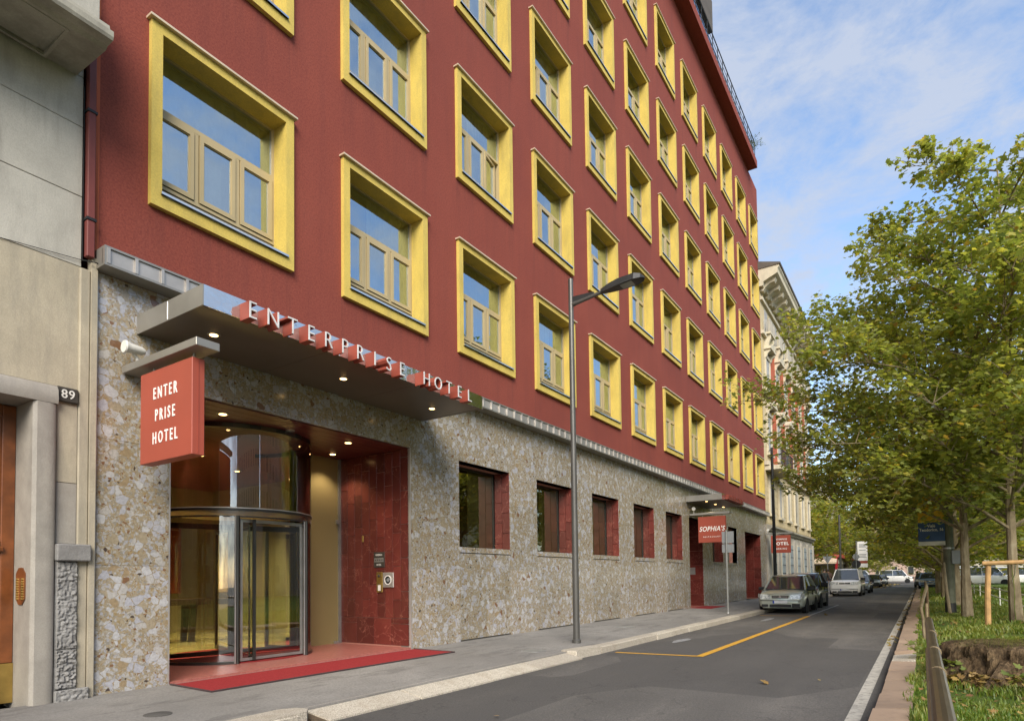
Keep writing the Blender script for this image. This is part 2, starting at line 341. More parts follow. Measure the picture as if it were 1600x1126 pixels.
# ------------------------------------------------------------------ mesh helpers
def wloc(o):
    v = Vector((0, 0, 0))
    while o is not None: v += o.location; o = o.parent
    return v
class MB:
    def __init__(s): s.v = []; s.f = []; s.smooth = False
    def add(s, vs, fs):
        k = len(s.v); s.v += [tuple(p) for p in vs]; s.f += [tuple(i+k for i in f) for f in fs]; return s
    def box(s, x0, x1, y0, y1, z0, z1):
        if x0 > x1: x0, x1 = x1, x0
        if y0 > y1: y0, y1 = y1, y0
        if z0 > z1: z0, z1 = z1, z0
        return s.add([(x0, y0, z0), (x1, y0, z0), (x1, y1, z0), (x0, y1, z0), (x0, y0, z1), (x1, y0, z1), (x1, y1, z1), (x0, y1, z1)],
                     [(0, 3, 2, 1), (4, 5, 6, 7), (0, 1, 5, 4), (1, 2, 6, 5), (2, 3, 7, 6), (3, 0, 4, 7)])
    def bev(s, x0, x1, y0, y1, z0, z1, c):   # box with chamfered edges
        V = []
        for (ax, bx) in (((x0, x1), c),):
            pass
        xs, ys, zs = (x0, x1), (y0, y1), (z0, z1)
        bm = bmesh.new(); bmesh.ops.create_cube(bm, size=1)
        for v in bm.verts: v.co = Vector((xs[v.co.x > 0], ys[v.co.y > 0], zs[v.co.z > 0]))
        bmesh.ops.bevel(bm, geom=bm.edges[:], offset=c, segments=1, affect='EDGES')
        bm.verts.index_update()
        s.add([v.co[:] for v in bm.verts], [[v.index for v in f.verts] for f in bm.faces]); bm.free(); return s
    def quad(s, a, b, c, d): return s.add([a, b, c, d], [(0, 1, 2, 3)])
    def prism(s, pts, axis, a0, a1):     # pts 2D polygon extruded along axis
        n = len(pts)
        def mk(p, a):
            return {'x': (a, p[0], p[1]), 'y': (p[0], a, p[1]), 'z': (p[0], p[1], a)}[axis]
        vs = [mk(p, a0) for p in pts]+[mk(p, a1) for p in pts]
        fs = [tuple(range(n)), tuple(range(2*n-1, n-1, -1))]+[(i, n+i, n+(i+1) % n, (i+1) % n) for i in range(n)]
        return s.add(vs, fs)
    def tube(s, path, r, n=8, cap=True):
        path = [Vector(p) for p in path]
        rs = r if isinstance(r, (list, tuple)) else [r]*len(path)
        vs = []; ref = None
        for i, p in enumerate(path):
            d = (path[min(i+1, len(path)-1)]-path[max(i-1, 0)]).normalized()
            if ref is None:
                ref = Vector((0, 0, 1)) if abs(d.z) < .9 else Vector((1, 0, 0))
            a = d.cross(ref).normalized(); bb = d.cross(a); ref = -bb if False else ref
            for k in range(n):
                t = 2*math.pi*k/n; vs.append(p+(a*math.cos(t)+bb*math.sin(t))*rs[i])
        fs = []
        for i in range(len(path)-1):
            for k in range(n):
                fs.append((i*n+k, i*n+(k+1) % n, (i+1)*n+(k+1) % n, (i+1)*n+k))
        if cap: fs += [tuple(range(n-1, -1, -1)), tuple((len(path)-1)*n+k for k in range(n))]
        return s.add(vs, fs)
    def lathe(s, prof, axis_o, axis='z', n=20):
        vs = []; ox, oy, oz = axis_o
        for (r, h) in prof:
            for k in range(n):
                t = 2*math.pi*k/n; c_, s_ = r*math.cos(t), r*math.sin(t)
                vs.append({'z': (ox+c_, oy+s_, oz+h), 'y': (ox+c_, oy+h, oz+s_), 'x': (ox+h, oy+c_, oz+s_)}[axis])
        fs = [(i*n+k, i*n+(k+1) % n, (i+1)*n+(k+1) % n, (i+1)*n+k) for i in range(len(prof)-1) for k in range(n)]
        fs += [tuple(range(n-1, -1, -1)), tuple((len(prof)-1)*n+k for k in range(n))]
        return s.add(vs, fs)
    def mesh(s, name, off=(0, 0, 0)):
        me = bpy.data.meshes.new(name)
        me.from_pydata([(p[0]-off[0], p[1]-off[1], p[2]-off[2]) for p in s.v], [], s.f); me.update()
        if s.smooth:
            me.polygons.foreach_set('use_smooth', [True]*len(me.polygons))
            try: me.set_sharp_from_angle(angle=R(35))
            except Exception: pass
        return me
    def build(s, name, mat, parent=None, **props):
        off = wloc(parent) if parent else Vector((0, 0, 0))
        me = s.mesh(name, off)
        me.materials.append(M[mat] if isinstance(mat, str) else mat)
        o = bpy.data.objects.new(name, me); COL.objects.link(o)
        if parent: o.parent = parent
        for k, v in props.items(): o[k] = v
        return o
def box(*a): return MB().box(*a)
def smooth(mb): mb.smooth = True; return mb
def thing(name, label, cat, loc=(0, 0, 0), group=None):
    o = bpy.data.objects.new(name, None); COL.objects.link(o); o.location = loc; o.empty_display_size = .3
    o['label'] = label; o['category'] = cat
    if group: o['group'] = group
    return o
def tag(o, label, cat, group=None):
    o['label'] = label; o['category'] = cat
    if group: o['group'] = group
    return o
def inst(name, me, parent, loc=(0, 0, 0)):      # another object on shared mesh data (material rides on the mesh)
    o = bpy.data.objects.new(name, me); COL.objects.link(o); o.parent = parent; o.location = loc; return o
def mesh_of(mb, name, mat):
    me = mb.mesh(name); me.materials.append(M[mat]); return me
def copy_tree(o, parent=None, label=None):
    c = o.copy(); COL.objects.link(c)
    if parent is not None: c.parent = parent
    if label: c['label'] = label
    for ch in list(o.children): copy_tree(ch, c)
    return c
def lamp(name, loc, energy, parent, spot=True, col=(1, .80, .55), size=R(110), rad=.05):
    ld = bpy.data.lights.new(name, 'SPOT' if spot else 'POINT'); ld.energy = energy; ld.color = col; ld.shadow_soft_size = rad
    if spot: ld.spot_size = size; ld.spot_blend = .6
    o = bpy.data.objects.new(name, ld); COL.objects.link(o); o.parent = parent; o.location = Vector(loc)-wloc(parent); return o
_dg = None
def text_mb(txt, size, ext, sx=1.0, bold=0.0, spacing=1.0, shear=0.0):
    cu = bpy.data.curves.new('lettering', 'FONT'); cu.body = txt; cu.size = size; cu.extrude = ext; cu.align_x = 'CENTER'; cu.align_y = 'CENTER'
    cu.offset = bold; cu.space_character = spacing; cu.resolution_u = 3; cu.shear = shear
    o = bpy.data.objects.new('lettering', cu); COL.objects.link(o)
    bpy.context.view_layer.update()
    me = o.to_mesh(); vs = [(v.co.x*sx, v.co.y, v.co.z) for v in me.vertices]; fs = [tuple(p.vertices) for p in me.polygons]
    o.to_mesh_clear(); bpy.data.objects.remove(o); bpy.data.curves.remove(cu)
    b = MB(); b.add(vs, fs); return b
def place(mb, origin, ux, uy):       # text plane: ux = reading direction, uy = up
    ux, uy, o = Vector(ux), Vector(uy), Vector(origin); uz = ux.cross(uy)
    mb.v = [tuple(o+ux*p[0]+uy*p[1]+uz*p[2]) for p in mb.v]; return mb

# ------------------------------------------------------------------ ground, road, pavements
ZR = -.20
box(-150, 700, -400, 400, -1.0, -.42).build('ground', 'far_ground', kind='structure')
rd = MB()
nx = 90; xs = [-40+i*(300/nx) for i in range(nx+1)]; ys = [-7.34, -6.2, -5, -3.8, -2.7, -2.3]
def zroad(x, y): return ZR+.018*math.sin((y+2.6)/4.74*math.pi*-1)*1.0
for i in range(nx):
    for j in range(5):
        a = [(xs[i], ys[j]), (xs[i+1], ys[j]), (xs[i+1], ys[j+1]), (xs[i], ys[j+1])]
        rd.quad(*[(p[0], p[1], zroad(*p)) for p in a])
road = rd.build('road', 'asphalt', kind='structure')
box(-40, 700, -7.34, -2.3, -.40, -.26).build('road_bed', 'far_ground', road)
sw = MB()
sw.quad((-40, -2.42, -.075), (62, -2.42, -.075), (62, .02, .0), (-40, .02, .0)); sw.quad((62, -2.42, -.075), (62, 14, -.06), (62, 14, -.3), (62, -2.42, -.3))
sw.add([(-40, -2.42, -.075), (62, -2.42, -.075), (62, -2.42, -.4), (-40, -2.42, -.4)], [(0, 1, 2, 3)])
sw.build('pavement', 'pavement', kind='structure')
box(62.01, 72, -2.42, 60, -.4, -.205).build('side_street', 'asphalt', kind='structure')
pv2 = MB().box(72.01, 260, -2.42, 3, -.4, -.07).build('far_pavement', 'pavement', kind='structure')

# kerb stones on the hotel side: raised, then a dropped stretch, then raised again
kerb = bpy.data.objects.new('kerb', None); COL.objects.link(kerb); kerb['kind'] = 'structure'; kerb.location = (0, -2.5, -.1)
def kerbstone(x0, x1, zi, zo, yo=-2.64, yi=-2.42, skew=.0):
    mb = MB(); j = lambda: rnd.uniform(-.008, .008)
    c = .02
    vs = [(x0, yi+j(), zi), (x1, yi+j(), zi), (x1+skew, yo+c, zo+.0), (x0+skew, yo+c, zo), (x0+skew, yo+j(), zo-c), (x1+skew, yo+j(), zo-c), (x1+skew, yo, -.4), (x0+skew, yo, -.4), (x0, yi, -.4), (x1, yi, -.4)]
    fs = [(0, 3, 2, 1), (3, 4, 5, 2), (4, 7, 6, 5), (0, 8, 7, 4, 3), (1, 2, 5, 6, 9), (8, 0, 1, 9)]
    mb.add(vs, fs); return mb.build('kerbstone', 'kerb_granite', kerb)
x = -8.0
while x < 3.1:
    l = 1.0; kerbstone(x+.006, x+l-.006, -.055+rnd.uniform(-.006, .006), -.06); x += l
# rounded end stone, then flat dropped stones
end1 = MB().prism([(3.15, -2.30), (4.02, -2.28), (4.17, -2.38), (4.20, -2.52), (4.10, -2.63), (3.15, -2.62)], 'z', -.35, -.05); end1.build('kerbstone', 'kerb_granite', kerb)
for (a, bb, w) in ((4.23, 5.60, -.0), (5.632, 7.11, .02), (7.142, 8.41, -.01), (8.442, 9.9, 0)):
    mb = MB(); yo = -2.68+rnd.uniform(-.02, .01)
    vs = [(a, -2.36, -.072), (bb, -2.36, -.072), (bb+.13, yo, -.178), (a+.13, yo, -.178), (a, -2.36, -.4), (bb, -2.36, -.4), (bb+.13, yo, -.4), (a+.13, yo, -.4)]
    mb.add(vs, [(0, 3, 2, 1), (3, 7, 6, 2), (0, 4, 7, 3), (1, 2, 6, 5)]); mb.build('kerbstone', 'kerb_granite', kerb)
MB().prism([(9.95, -2.30), (9.92, -2.44), (10.02, -2.58), (10.9, -2.64), (10.93, -2.40), (10.1, -2.26)], 'z', -.35, -.052).build('kerbstone', 'kerb_granite', kerb)
MB().prism([(-2.38, -.092), (-2.66, -.192), (-2.66, -.4), (-2.38, -.4)], 'x', 4.2, 10.0).build('joint_bed', 'soil', kerb)
MB().box(10.95, 61.8, -2.61, -2.43, -.4, -.085).build('joint_bed', 'soil', kerb)
x = 10.95
while x < 61:
    l = rnd.uniform(1.1, 1.7); sl = .012*(x > 20)
    kerbstone(x+.010, min(61.9, x+l-.010), -.06+rnd.uniform(-.006, .006), -.064, -2.64+rnd.uniform(-.012, .012), -2.40); x += l

# kerb slabs on the park side (some tilted)
kerb2 = bpy.data.objects.new('park_kerb', None); COL.objects.link(kerb2); kerb2['kind'] = 'structure'; kerb2.location = (0, -7.5, -.1)
x = -3.0; i = 0
while x < 90:
    l = rnd.uniform(.95, 1.15) if x < 40 else 3.0
    t = rnd.uniform(-.015, .015); yo = -7.36+rnd.uniform(-.015, .015)
    dz = .05 if 11.3 < x < 12.6 else 0
    g = .008 if not 11 < x < 12 else .05
    vs = [(x+g, yo, -.09+t+dz), (x+l-g, yo, -.09+t), (x+l-g, -7.68, -.065-t), (x+g, -7.68, -.065-t+dz), (x+g, yo-.0, -.4), (x+l-g, yo, -.4), (x+l-g, -7.68, -.4), (x+g, -7.68, -.4)]
    mb = MB().add(vs, [(0, 1, 2, 3), (0, 4, 5, 1), (3, 2, 6, 7), (0, 3, 7, 4), (1, 5, 6, 2)])
    mb.build('kerb_slab', 'kerb_pink' if not 10.9 < x < 11.6 else 'kerb_granite', kerb2); x += l; i += 1
box(-20, 260, -7.36, -7.335, -.4, -.192).build('gutter_strip', 'soil', kerb2)

# painted lines (sheets 4 mm above the road)
def sheet(name, pts, mat, dz=.005, parent=road):
    mb = MB(); n = len(pts)
    mb.add([(p[0], p[1], zroad(p[0], p[1])+dz) for p in pts], [tuple(range(n))]); return mb.build(name, mat, parent)
for k in range(24):
    x0 = -2+k*2.5; sheet('edge_line', [(x0, -7.245), (x0+2.5, -7.245), (x0+2.5, -7.115), (x0, -7.115)], 'paint_white')
sheet('bay_line', [(11.15, -4.36), (11.15, -2.80), (11.27, -2.80), (11.27, -4.36)], 'paint_yellow', .005)
for k in range(7):
    x0 = 11.15+k*1.84; sheet('bay_line', [(x0, -4.50), (x0+1.84, -4.50), (x0+1.84, -4.36), (x0, -4.36)], 'paint_yellow', .007)
sheet('bay_line', [(24.0, -4.3), (24.0, -2.8), (24.12, -2.8), (24.12, -4.3)], 'paint_yellow', .005)
for k in range(4):
    x0 = 24.05+k*2.4; sheet('bay_line', [(x0, -4.47), (x0+2.4, -4.45), (x0+2.4, -4.35), (x0, -4.37)], 'paint_faint', .005)
def blotch(name, cx, cy, rx, ry, mat, parent, z=None):
    pts = []
    for k in range(18):
        t = 2*math.pi*k/18; q = 1+.35*noise.noise(Vector((cx+math.cos(t), cy+math.sin(t), 3)))
        pts.append((cx+rx*q*math.cos(t), cy+ry*q*math.sin(t)))
    if z is None: return sheet(name, pts, mat, .005, parent)
    return MB().add([(p[0], p[1], z(p[1])) for p in pts], [tuple(range(18))]).build(name, mat, parent)
blotch('worn_paint', 13.9, -3.2, .55, .13, 'paint_faint', road); blotch('worn_paint', 21.8, -3.5, .9, .12, 'paint_faint', road)

# ------------------------------------------------------------------ park verge
def zpark(x, y):
    q = -.085+.035*noise.noise(Vector((x*.7, y*.7, 0)))+.012*noise.noise(Vector((x*3, y*3, 4)))
    return q+min(1, max(0, (-7.9-y)/2.0))*.06
gm = MB(); GX = [-12+i*.35 for i in range(120)]+[30+i*3 for i in range(1, 60)]; GY = [-7.665-.25*i for i in range(24)]+[-14-i*3 for i in range(10)]
gv = [(x, y, zpark(x, y)) for x in GX for y in GY]; ny = len(GY)
gm.add(gv, [(i*ny+j, i*ny+j+1, (i+1)*ny+j+1, (i+1)*ny+j) for i in range(len(GX)-1) for j in range(ny-1)]); gm.smooth = True
lawn = gm.build('lawn', 'lawn', kind='structure')
def scatter_mesh(name, mat, V, F, kind=None, parent=None):
    me = bpy.data.meshes.new(name); me.from_pydata(V, [], F); me.update(); me.materials.append(M[mat])
    o = bpy.data.objects.new(name, me); COL.objects.link(o)
    if kind: o['kind'] = kind
    if parent: o.parent = parent
    return o
STUMP = (9.55, -8.95)
def grass(n, xr, yr, h, seed, w=.006):
    g = random.Random(seed); V = []; F = []
    while n > 0:
        cx, cy = g.uniform(*xr), g.uniform(*yr)
        if noise.noise(Vector((cx*.9, cy*.9, 9)))+g.uniform(-.35, .35) < -.06: n -= 1; continue
        if abs(cx-STUMP[0]) < .75 and -10.3 < cy < -8.15: n -= 1; continue
        for k in range(g.randint(4, 8)):
            x, y = cx+g.gauss(0, .05), cy+g.gauss(0, .05)
            if y > -7.66+.06*math.sin(x*5)+.05*math.sin(x*1.7): continue
            z = zpark(x, y); t = g.uniform(0, 6.28); hh = h*g.uniform(.4, 1.0)*(.7+1.1*max(0, noise.noise(Vector((cx*.6, cy*.6, 2)))+.4)); le = hh*g.uniform(.2, .9); ww = w*g.uniform(.8, 1.8)
            dx, dy = math.cos(t), math.sin(t); a = len(V)
            V += [(x-dy*ww, y+dx*ww, z-.01), (x+dy*ww, y-dx*ww, z-.01), (x+dx*le*.4+dy*ww*.7, y+dy*le*.4-dx*ww*.7, z+hh*.65), (x+dx*le*.4-dy*ww*.7, y+dy*le*.4+dx*ww*.7, z+hh*.65), (x+dx*le, y+dy*le, z+hh)]
            F += [(a, a+1, a+2, a+3), (a+3, a+2, a+4)]
            n -= 1
    return V, F
V, F = grass(42000, (4.5, 14), (-11, -7.62), .085, 3)
V2, F2 = grass(30000, (14, 30), (-13, -7.62), .10, 4, .011)
V3, F3 = grass(14000, (30, 70), (-18, -7.7), .12, 5, .02)
k = len(V); F += [tuple(i+k for i in f) for f in F2]; V += V2
k = len(V); F += [tuple(i+k for i in f) for f in F3]; V += V3
o = scatter_mesh('grass', 'grass_blade', V, F, 'stuff'); o['label'] = 'rough green verge grass behind the railing'

# ------------------------------------------------------------------ hotel
HX0, HX1, HZ = 3.285, 39.9, 25.05
hotel = thing('hotel_building', 'long dark red hotel with yellow framed windows over a polished stone ground floor', 'building', (21.5, 0, 0))
WX0, WP, WW, WZ0, WF, WH = 5.908-2.082, 3.0523, 2.082, 5.895, 3.652, 2.335     # first window's left edge, pitch, size
bx_ = .135; bt = .12; bb_ = .16
# upper wall with its openings
xe = [HX0]; 
for k in range(12): xe += [WX0+k*WP+.06, WX0+k*WP+WW-.06]
xe.append(HX1)
ze = [4.83]
for r_ in range(5): ze += [WZ0+r_*WF+.06, WZ0+r_*WF+WH-.06]
ze.append(HZ)
wall = MB()
for i in range(len(xe)-1):
    for j in range(len(ze)-1):
        if i % 2 == 1 and j % 2 == 1: continue
        wall.quad((xe[i], 0, ze[j]), (xe[i+1], 0, ze[j]), (xe[i+1], 0, ze[j+1]), (xe[i], 0, ze[j+1]))
wall.quad((HX1, 0, 0), (HX1, 14, 0), (HX1, 14, HZ), (HX1, 0, HZ)); wall.quad((HX0, 0, 4.83), (HX0, 14, 4.83), (HX0, 14, HZ), (HX0, 0, HZ))
wall.quad((HX0, 14, 0), (HX1, 14, 0), (HX1, 14, HZ), (HX0, 14, HZ)); wall.quad((HX0, 0, HZ), (HX1, 0, HZ), (HX1, 14, HZ), (HX0, 14, HZ))
wall.quad((HX0, .5, 4.83), (HX1, .5, 4.83), (HX1, 14, 4.83), (HX0, 14, 4.83))
wall.build('upper_wall', 'red_stucco', hotel)

# one window: casement frame (part) with surround, cap, sill, panes and curtain as sub-parts; local origin = outer lower left corner
P = -.07; D0 = .27
sm = MB()
for (x0, x1, z0, z1) in ((0, bx_, 0, WH), (WW-bx_, WW, 0, WH), (bx_, WW-bx_, 0, bb_), (bx_, WW-bx_, WH-bt, WH)):
    sm.box(x0, x1, P, D0, z0, z1)
me_sur = mesh_of(sm, 'surround', 'yellow_paint')
cm = MB().box(-.035, WW+.035, P-.05, .0, WH+.002, WH+.03); me_cap = mesh_of(cm, 'drip_cap', 'cap_metal')
si = MB(); si.add([(bx_-.02, P-.035, bb_+.03), (WW-bx_+.02, P-.035, bb_+.03), (WW-bx_+.0, D0-.03, .425), (bx_-.0, D0-.03, .425), (bx_-.02, P-.035, bb_+.0), (WW-bx_+.02, P-.035, bb_+.0), (WW-bx_+.0, D0-.03, bb_+.0), (bx_-.0, D0-.03, bb_+.0)],
      [(0, 1, 2, 3), (0, 4, 5, 1), (1, 5, 6, 2), (3, 7, 4, 0)]); me_sill = mesh_of(si, 'sill', 'sill_metal')
cx0, cx1, cz0, cz1 = bx_, WW-bx_, .43, WH-bt
ztr = 1.455
fm = MB(); fr = .045
fm.box(cx0, cx0+fr, D0-.045, D0+.05, cz0, cz1); fm.box(cx1-fr, cx1, D0-.045, D0+.05, cz0, cz1)
fm.box(cx0+fr, cx1-fr, D0-.045, D0+.05, cz0, cz0+fr); fm.box(cx0+fr, cx1-fr, D0-.045, D0+.05, ztr-.03, ztr+.03); fm.box(cx0+fr, cx1-fr, D0-.045, D0+.05, cz1-.03, cz1)
cw = (cx1-cx0)/3
for k in (1, 2): fm.box(cx0+cw*k-.028, cx0+cw*k+.028, D0-.043, D0+.05, cz0+fr, ztr-.03)
me_frame = mesh_of(fm, 'window', 'casement_tan')
me_sash = []; me_pane = []
def sash_mesh():
    s_ = MB(); w = cw-.082; h = ztr-.03-cz0-fr-.02
    for (a, b_, c_, d_) in ((0, .055, 0, h), (w-.055, w, 0, h), (.055, w-.055, 0, .06), (.055, w-.055, h-.06, h)):
        s_.box(a, b_, D0-.062, D0+.03, c_, d_)
    for (a, b_, c_, d_) in ((.055, .068, .06, h-.06), (w-.068, w-.055, .06, h-.06), (.068, w-.068, .06, .073), (.068, w-.068, h-.073, h-.06)):
        s_.box(a, b_, D0-.045, D0+.03, c_, d_)
    return s_, w, h
s_, sw_, sh_ = sash_mesh(); me_sash = mesh_of(s_, 'sash', 'casement_tan')
me_pane = mesh_of(MB().quad((.06, D0-.03, .06), (sw_-.06, D0-.03, .06), (sw_-.06, D0-.03, sh_-.06), (.06, D0-.03, sh_-.06)), 'pane', 'window_glass')
me_pane_top = mesh_of(MB().quad((cx0+fr, D0-.02, ztr+.03), (cx1-fr, D0-.02, ztr+.03), (cx1-fr, D0-.02, cz1-.03), (cx0+fr, D0-.02, cz1-.03)), 'pane', 'window_glass')
def curtain_mesh(seed):
    g = random.Random(seed); cu = MB(); n = 46; vs = []
    for i in range(n+1):
        x = .05+(WW-.1)*i/n*(.72 if seed == 1 else .55 if seed == 3 else 1)+(.0 if seed != 3 else .93); y = D0+.17+.025*math.sin(i*1.35+g.uniform(-.4, .4)); vs += [(x, y, .1), (x, y, WH-.05)]
    cu.add(vs, [(2*i, 2*i+2, 2*i+3, 2*i+1) for i in range(n)]); cu.smooth = True
    for x0 in (.02, WW-.04): cu.box(x0, x0+.02, D0, D0+.3, .02, WH-.02)
    cu.box(.02, WW-.02, D0+.0, D0+.3, WH-.06, WH-.02); cu.box(.02, WW-.02, D0+.0, D0+.3, .02, .06)
    return mesh_of(cu, 'curtain', 'curtain_dark' if seed == 2 else 'curtain')
curts = [curtain_mesh(i) for i in range(4)]
gshade = MB()  # dark strips behind the sash gaps, painting in the shade of the grooves
for q in range(3):
    gx0, gx1, gz0, gz1 = cx0+cw*q+.022, cx0+cw*(q+1)-.022, cz0+fr-.01, ztr-.02
    for (a, b_, c_, d_) in ((gx0, gx0+.05, gz0, gz1), (gx1-.05, gx1, gz0, gz1), (gx0+.05, gx1-.05, gz0, gz0+.05), (gx0+.05, gx1-.05, gz1-.05, gz1)): gshade.box(a, b_, D0+.032, D0+.046, c_, d_)
me_gap_shade = mesh_of(gshade, 'gap_shade', 'iron')

for r_ in range(5):
    for k in range(12):
        w = inst('window', me_frame, hotel, Vector((WX0+k*WP, 0, WZ0+r_*WF))-hotel.location)
        for nm, me in (('surround', me_sur), ('drip_cap', me_cap), ('sill', me_sill), ('pane', me_pane_top), ('gap_shade', me_gap_shade), ('curtain', curts[(k*3+r_*5) % 4])): inst(nm, me, w)
        for q in range(3):
            loc = (cx0+cw*q+.041, 0, cz0+fr+.010)
            a_ = inst('sash', me_sash, w, loc); c_ = inst('pane', me_pane, w, loc)
            if (k*7+r_*3+q*5) % 23 == 4:
                for o_ in (a_, c_): o_.rotation_euler.z = R(9)

# roof slab, terrace railing, penthouse
rf = MB().box(HX0, 37.65, -.52, .0, 25.0, 25.42).build('roof_slab', 'red_stucco', hotel)
box(HX0, 37.65, .003, 13.9, HZ+.003, 25.42).build('terrace_floor', 'pavement', hotel)
rl = MB()
for k in range(40): rl.box(HX0+.2+k*.87, HX0+.23+k*.87, -.46, -.43, 25.42, 26.4)
rl.tube([(HX0+.1, -.445, 26.42), (37.5, -.445, 26.42)], .025, 6); rl.tube([(HX0+.1, -.445, 26.1), (37.5, -.445, 26.1)], .012, 5)
rl.build('terrace_railing', 'iron', hotel)
MB().box(HX0+.1, 37.5, -.40, -.39, 25.45, 26.05).build('railing_glass', 'thin_glass', hotel)
ph = MB().box(HX0+1, 29.2, -.35, 8, 26.9, 28.4).build('penthouse_roof', 'roof_tile', hotel)
MB().box(HX0+1.2, 29.0, 1.5, 8, 25.43, 26.89).build('penthouse_wall', 'dark_steel', hotel)
tp = thing('terrace_plant', 'wispy shrub spilling over the far corner of the roof terrace railing', 'plant', (37.2, -.3, 25.43))
mb = MB().prism([(36.95, -.5+.15), (37.45, -.35), (37.45, .1), (36.95, .1)], 'z', 25.43, 25.85); mb.build('planter', 'far_pink', tp)
V = []; F = []; g = random.Random(5); st = MB()
for k in range(16):
    p = Vector((37.2+g.uniform(-.15, .15), -.15+g.uniform(-.15, .15), 25.8)); d = Vector((g.uniform(-.15, .5), g.uniform(-.6, .3), g.uniform(.5, 1))); path = [p]
    for q in range(6): p = p+d*.22; d.z -= .12; path.append(p)
    st.tube(path, .008, 4)
    for q in range(22):
        c = path[g.randint(1, 6)]+Vector((g.gauss(0, .07), g.gauss(0, .07), g.gauss(0, .07))); a = len(V); s = .045; u = Vector((g.gauss(0, 1), g.gauss(0, 1), g.gauss(0, 1))).normalized()*s; v = u.orthogonal().normalized()*s*.6
        V += [c-u, c+v, c+u, c-v]; F.append((a, a+1, a+2, a+3))
st.build('stem', 'twig_branch', tp); o = scatter_mesh('foliage', 'weed_leaf', [tuple(q-wloc(tp)) for q in V], F, None, tp)

# ground floor wall and its stone slabs
GW = [(9.94+3.06*k, 9.94+3.06*k+1.86) for k in range(5)]+[(28.2, 30.0), (30.97, 32.72)]
ENT = (4.11, 8.49, 3.68); SOP = (24.9, 26.76, 3.66); GAR = (34.4, 38.25, 3.62)
ops = sorted([(a, b_, 1.915, 3.67) for a, b_ in GW]+[(ENT[0], ENT[1], 0, ENT[2]), (SOP[0], SOP[1], 0, SOP[2]), (GAR[0], GAR[1], 0, GAR[2])])
bw = MB(); x = HX0
for a, b_, z0, z1 in ops+[(HX1-.02, HX1-.02, 0, 0)]:
    bw.box(x, a, .03, .25, -.1, 4.83)
    if b_ > a:
        bw.box(a, b_, .03, .25, z1, 4.83)
        if z0 > 0: bw.box(a, b_, .03, .25, -.1, z0)
    x = b_
gfw = bw.build('ground_floor_wall', 'far_ground', hotel)
def slab(x0, x1, z0, z1, g=.0018, y=0.0):
    j = rnd.uniform(-.0012, .0012)
    MB().box(x0+g, x1-g, y+j, .027, z0+g, z1-g).build('slab', 'breccia', gfw)
def split(a, b_, w):
    n = max(1, round((b_-a)/w)); return [(a+(b_-a)*i/n, a+(b_-a)*(i+1)/n) for i in range(n)]
ROWS = [(-.06, 1.46), (1.46, 2.92), (2.92, 4.83)]
x = HX0
for a, b_, z0, z1 in ops+[(HX1-.01, HX1-.01, 0, 0)]:
    for (p, q) in split(x, a, .95):
        for (u, v) in ROWS: slab(p, q, u, v)
    if b_ > a:
        for (p, q) in split(a, b_, .95):
            slab(p, q, max(z1, 3.6), 4.83)
            if z0 > 0:
                slab(p, q, 1.80, 1.915, .003, -.012)
        if z0 > 0:
            mid_ = (a+b_)/2
            for (p, q) in ((a+.012, mid_), (mid_, b_-.012)):
                slab(p, q, .03, .80); slab(p, q, .80, 1.785)
    x = b_
box(ENT[0]-.0, ENT[0]+.012, -.012, .05, -.02, 3.68).build('corner_trim', 'steel', gfw); box(ENT[1]-.012, ENT[1]+.002, -.012, .05, -.02, 3.68).build('corner_trim', 'steel', gfw)
box(HX0-.012, HX0, -.012, .05, 0, 4.83).build('corner_trim', 'steel', gfw)

# ground-floor windows: red marble reveals, bronze glass, blind interior
tile_cache = {}
def tiles_x(parent, X, facing, y0, y1, z0, z1, cols, h, first=.3):        # tiles on a plane X = const
    cwid = (y1-y0)/cols
    for c_ in range(cols):
        z = z0; zz = z0+h*(first if c_ % 2 else 1.0)*(1 if c_ % 3 else .8)
        while z < z1-.01:
            zz = min(z1, zz)
            g = .0045
            key = (round(cwid, 3), round(zz-z, 3), facing)
            if key not in tile_cache:
                tile_cache[key] = mesh_of(MB().bev(0, .014*facing, g, cwid-g, g, zz-z-g, .0016) if facing > 0 else MB().bev(-.014, 0, g, cwid-g, g, zz-z-g, .0016), 'tile', 'red_marble')
            inst('tile', tile_cache[key], parent, Vector((X, y0+c_*cwid, z))-wloc(parent))
            z = zz; zz = z+h
for i, (a, b_) in enumerate(GW):
    z0, z1 = 1.915, 3.67; d = .42
    w = MB(); w.box(a+.001, a+.05, d, d+.05, z0, z1); w.box(b_-.05, b_-.001, d, d+.05, z0, z1); w.box(a+.05, b_-.05, d, d+.05, z1-.05, z1); w.box(a+.05, b_-.05, d, d+.05, z0, z0+.04)
    w = w.build('shop_window', 'dark_steel', hotel)
    MB().quad((a+.05, d+.02, z0+.04), (b_-.05, d+.02, z0+.04), (b_-.05, d+.02, z1-.05), (a+.05, d+.02, z1-.05)).build('pane', 'bronze_glass', w)
    rv = MB().box(b_, b_+.06, .03, d, z0-.05, z1+.05).box(a-.06, a, .03, d, z0-.05, z1+.05).box(a-.06, b_+.06, .028, d, z1, z1+.06)
    rv.build('reveal', 'red_grout', hotel)
    MB().box(a, b_, .028, d, z0-.06, z0-.002).build('inner_sill', 'red_marble', w)
    if i < 6: tiles_x(w, b_-.001, -1, .005, d-.005, z0+.0, z1-.0, 2, .47)
    MB().box(b_-.95, b_-.02, d+.06, d+.08, z0, z1).build('blind', 'blind_fabric', w)
    MB().box(a-.5, b_+.5, 2.6, 2.65, .2, 4.5).build('back_wall', 'dark_room', w)
    if i < 3:
        o = MB().box(a-.4, b_-.3, 1.5, 1.54, 2.12, 2.145).build('shelf_light', 'lamp_glow', w)

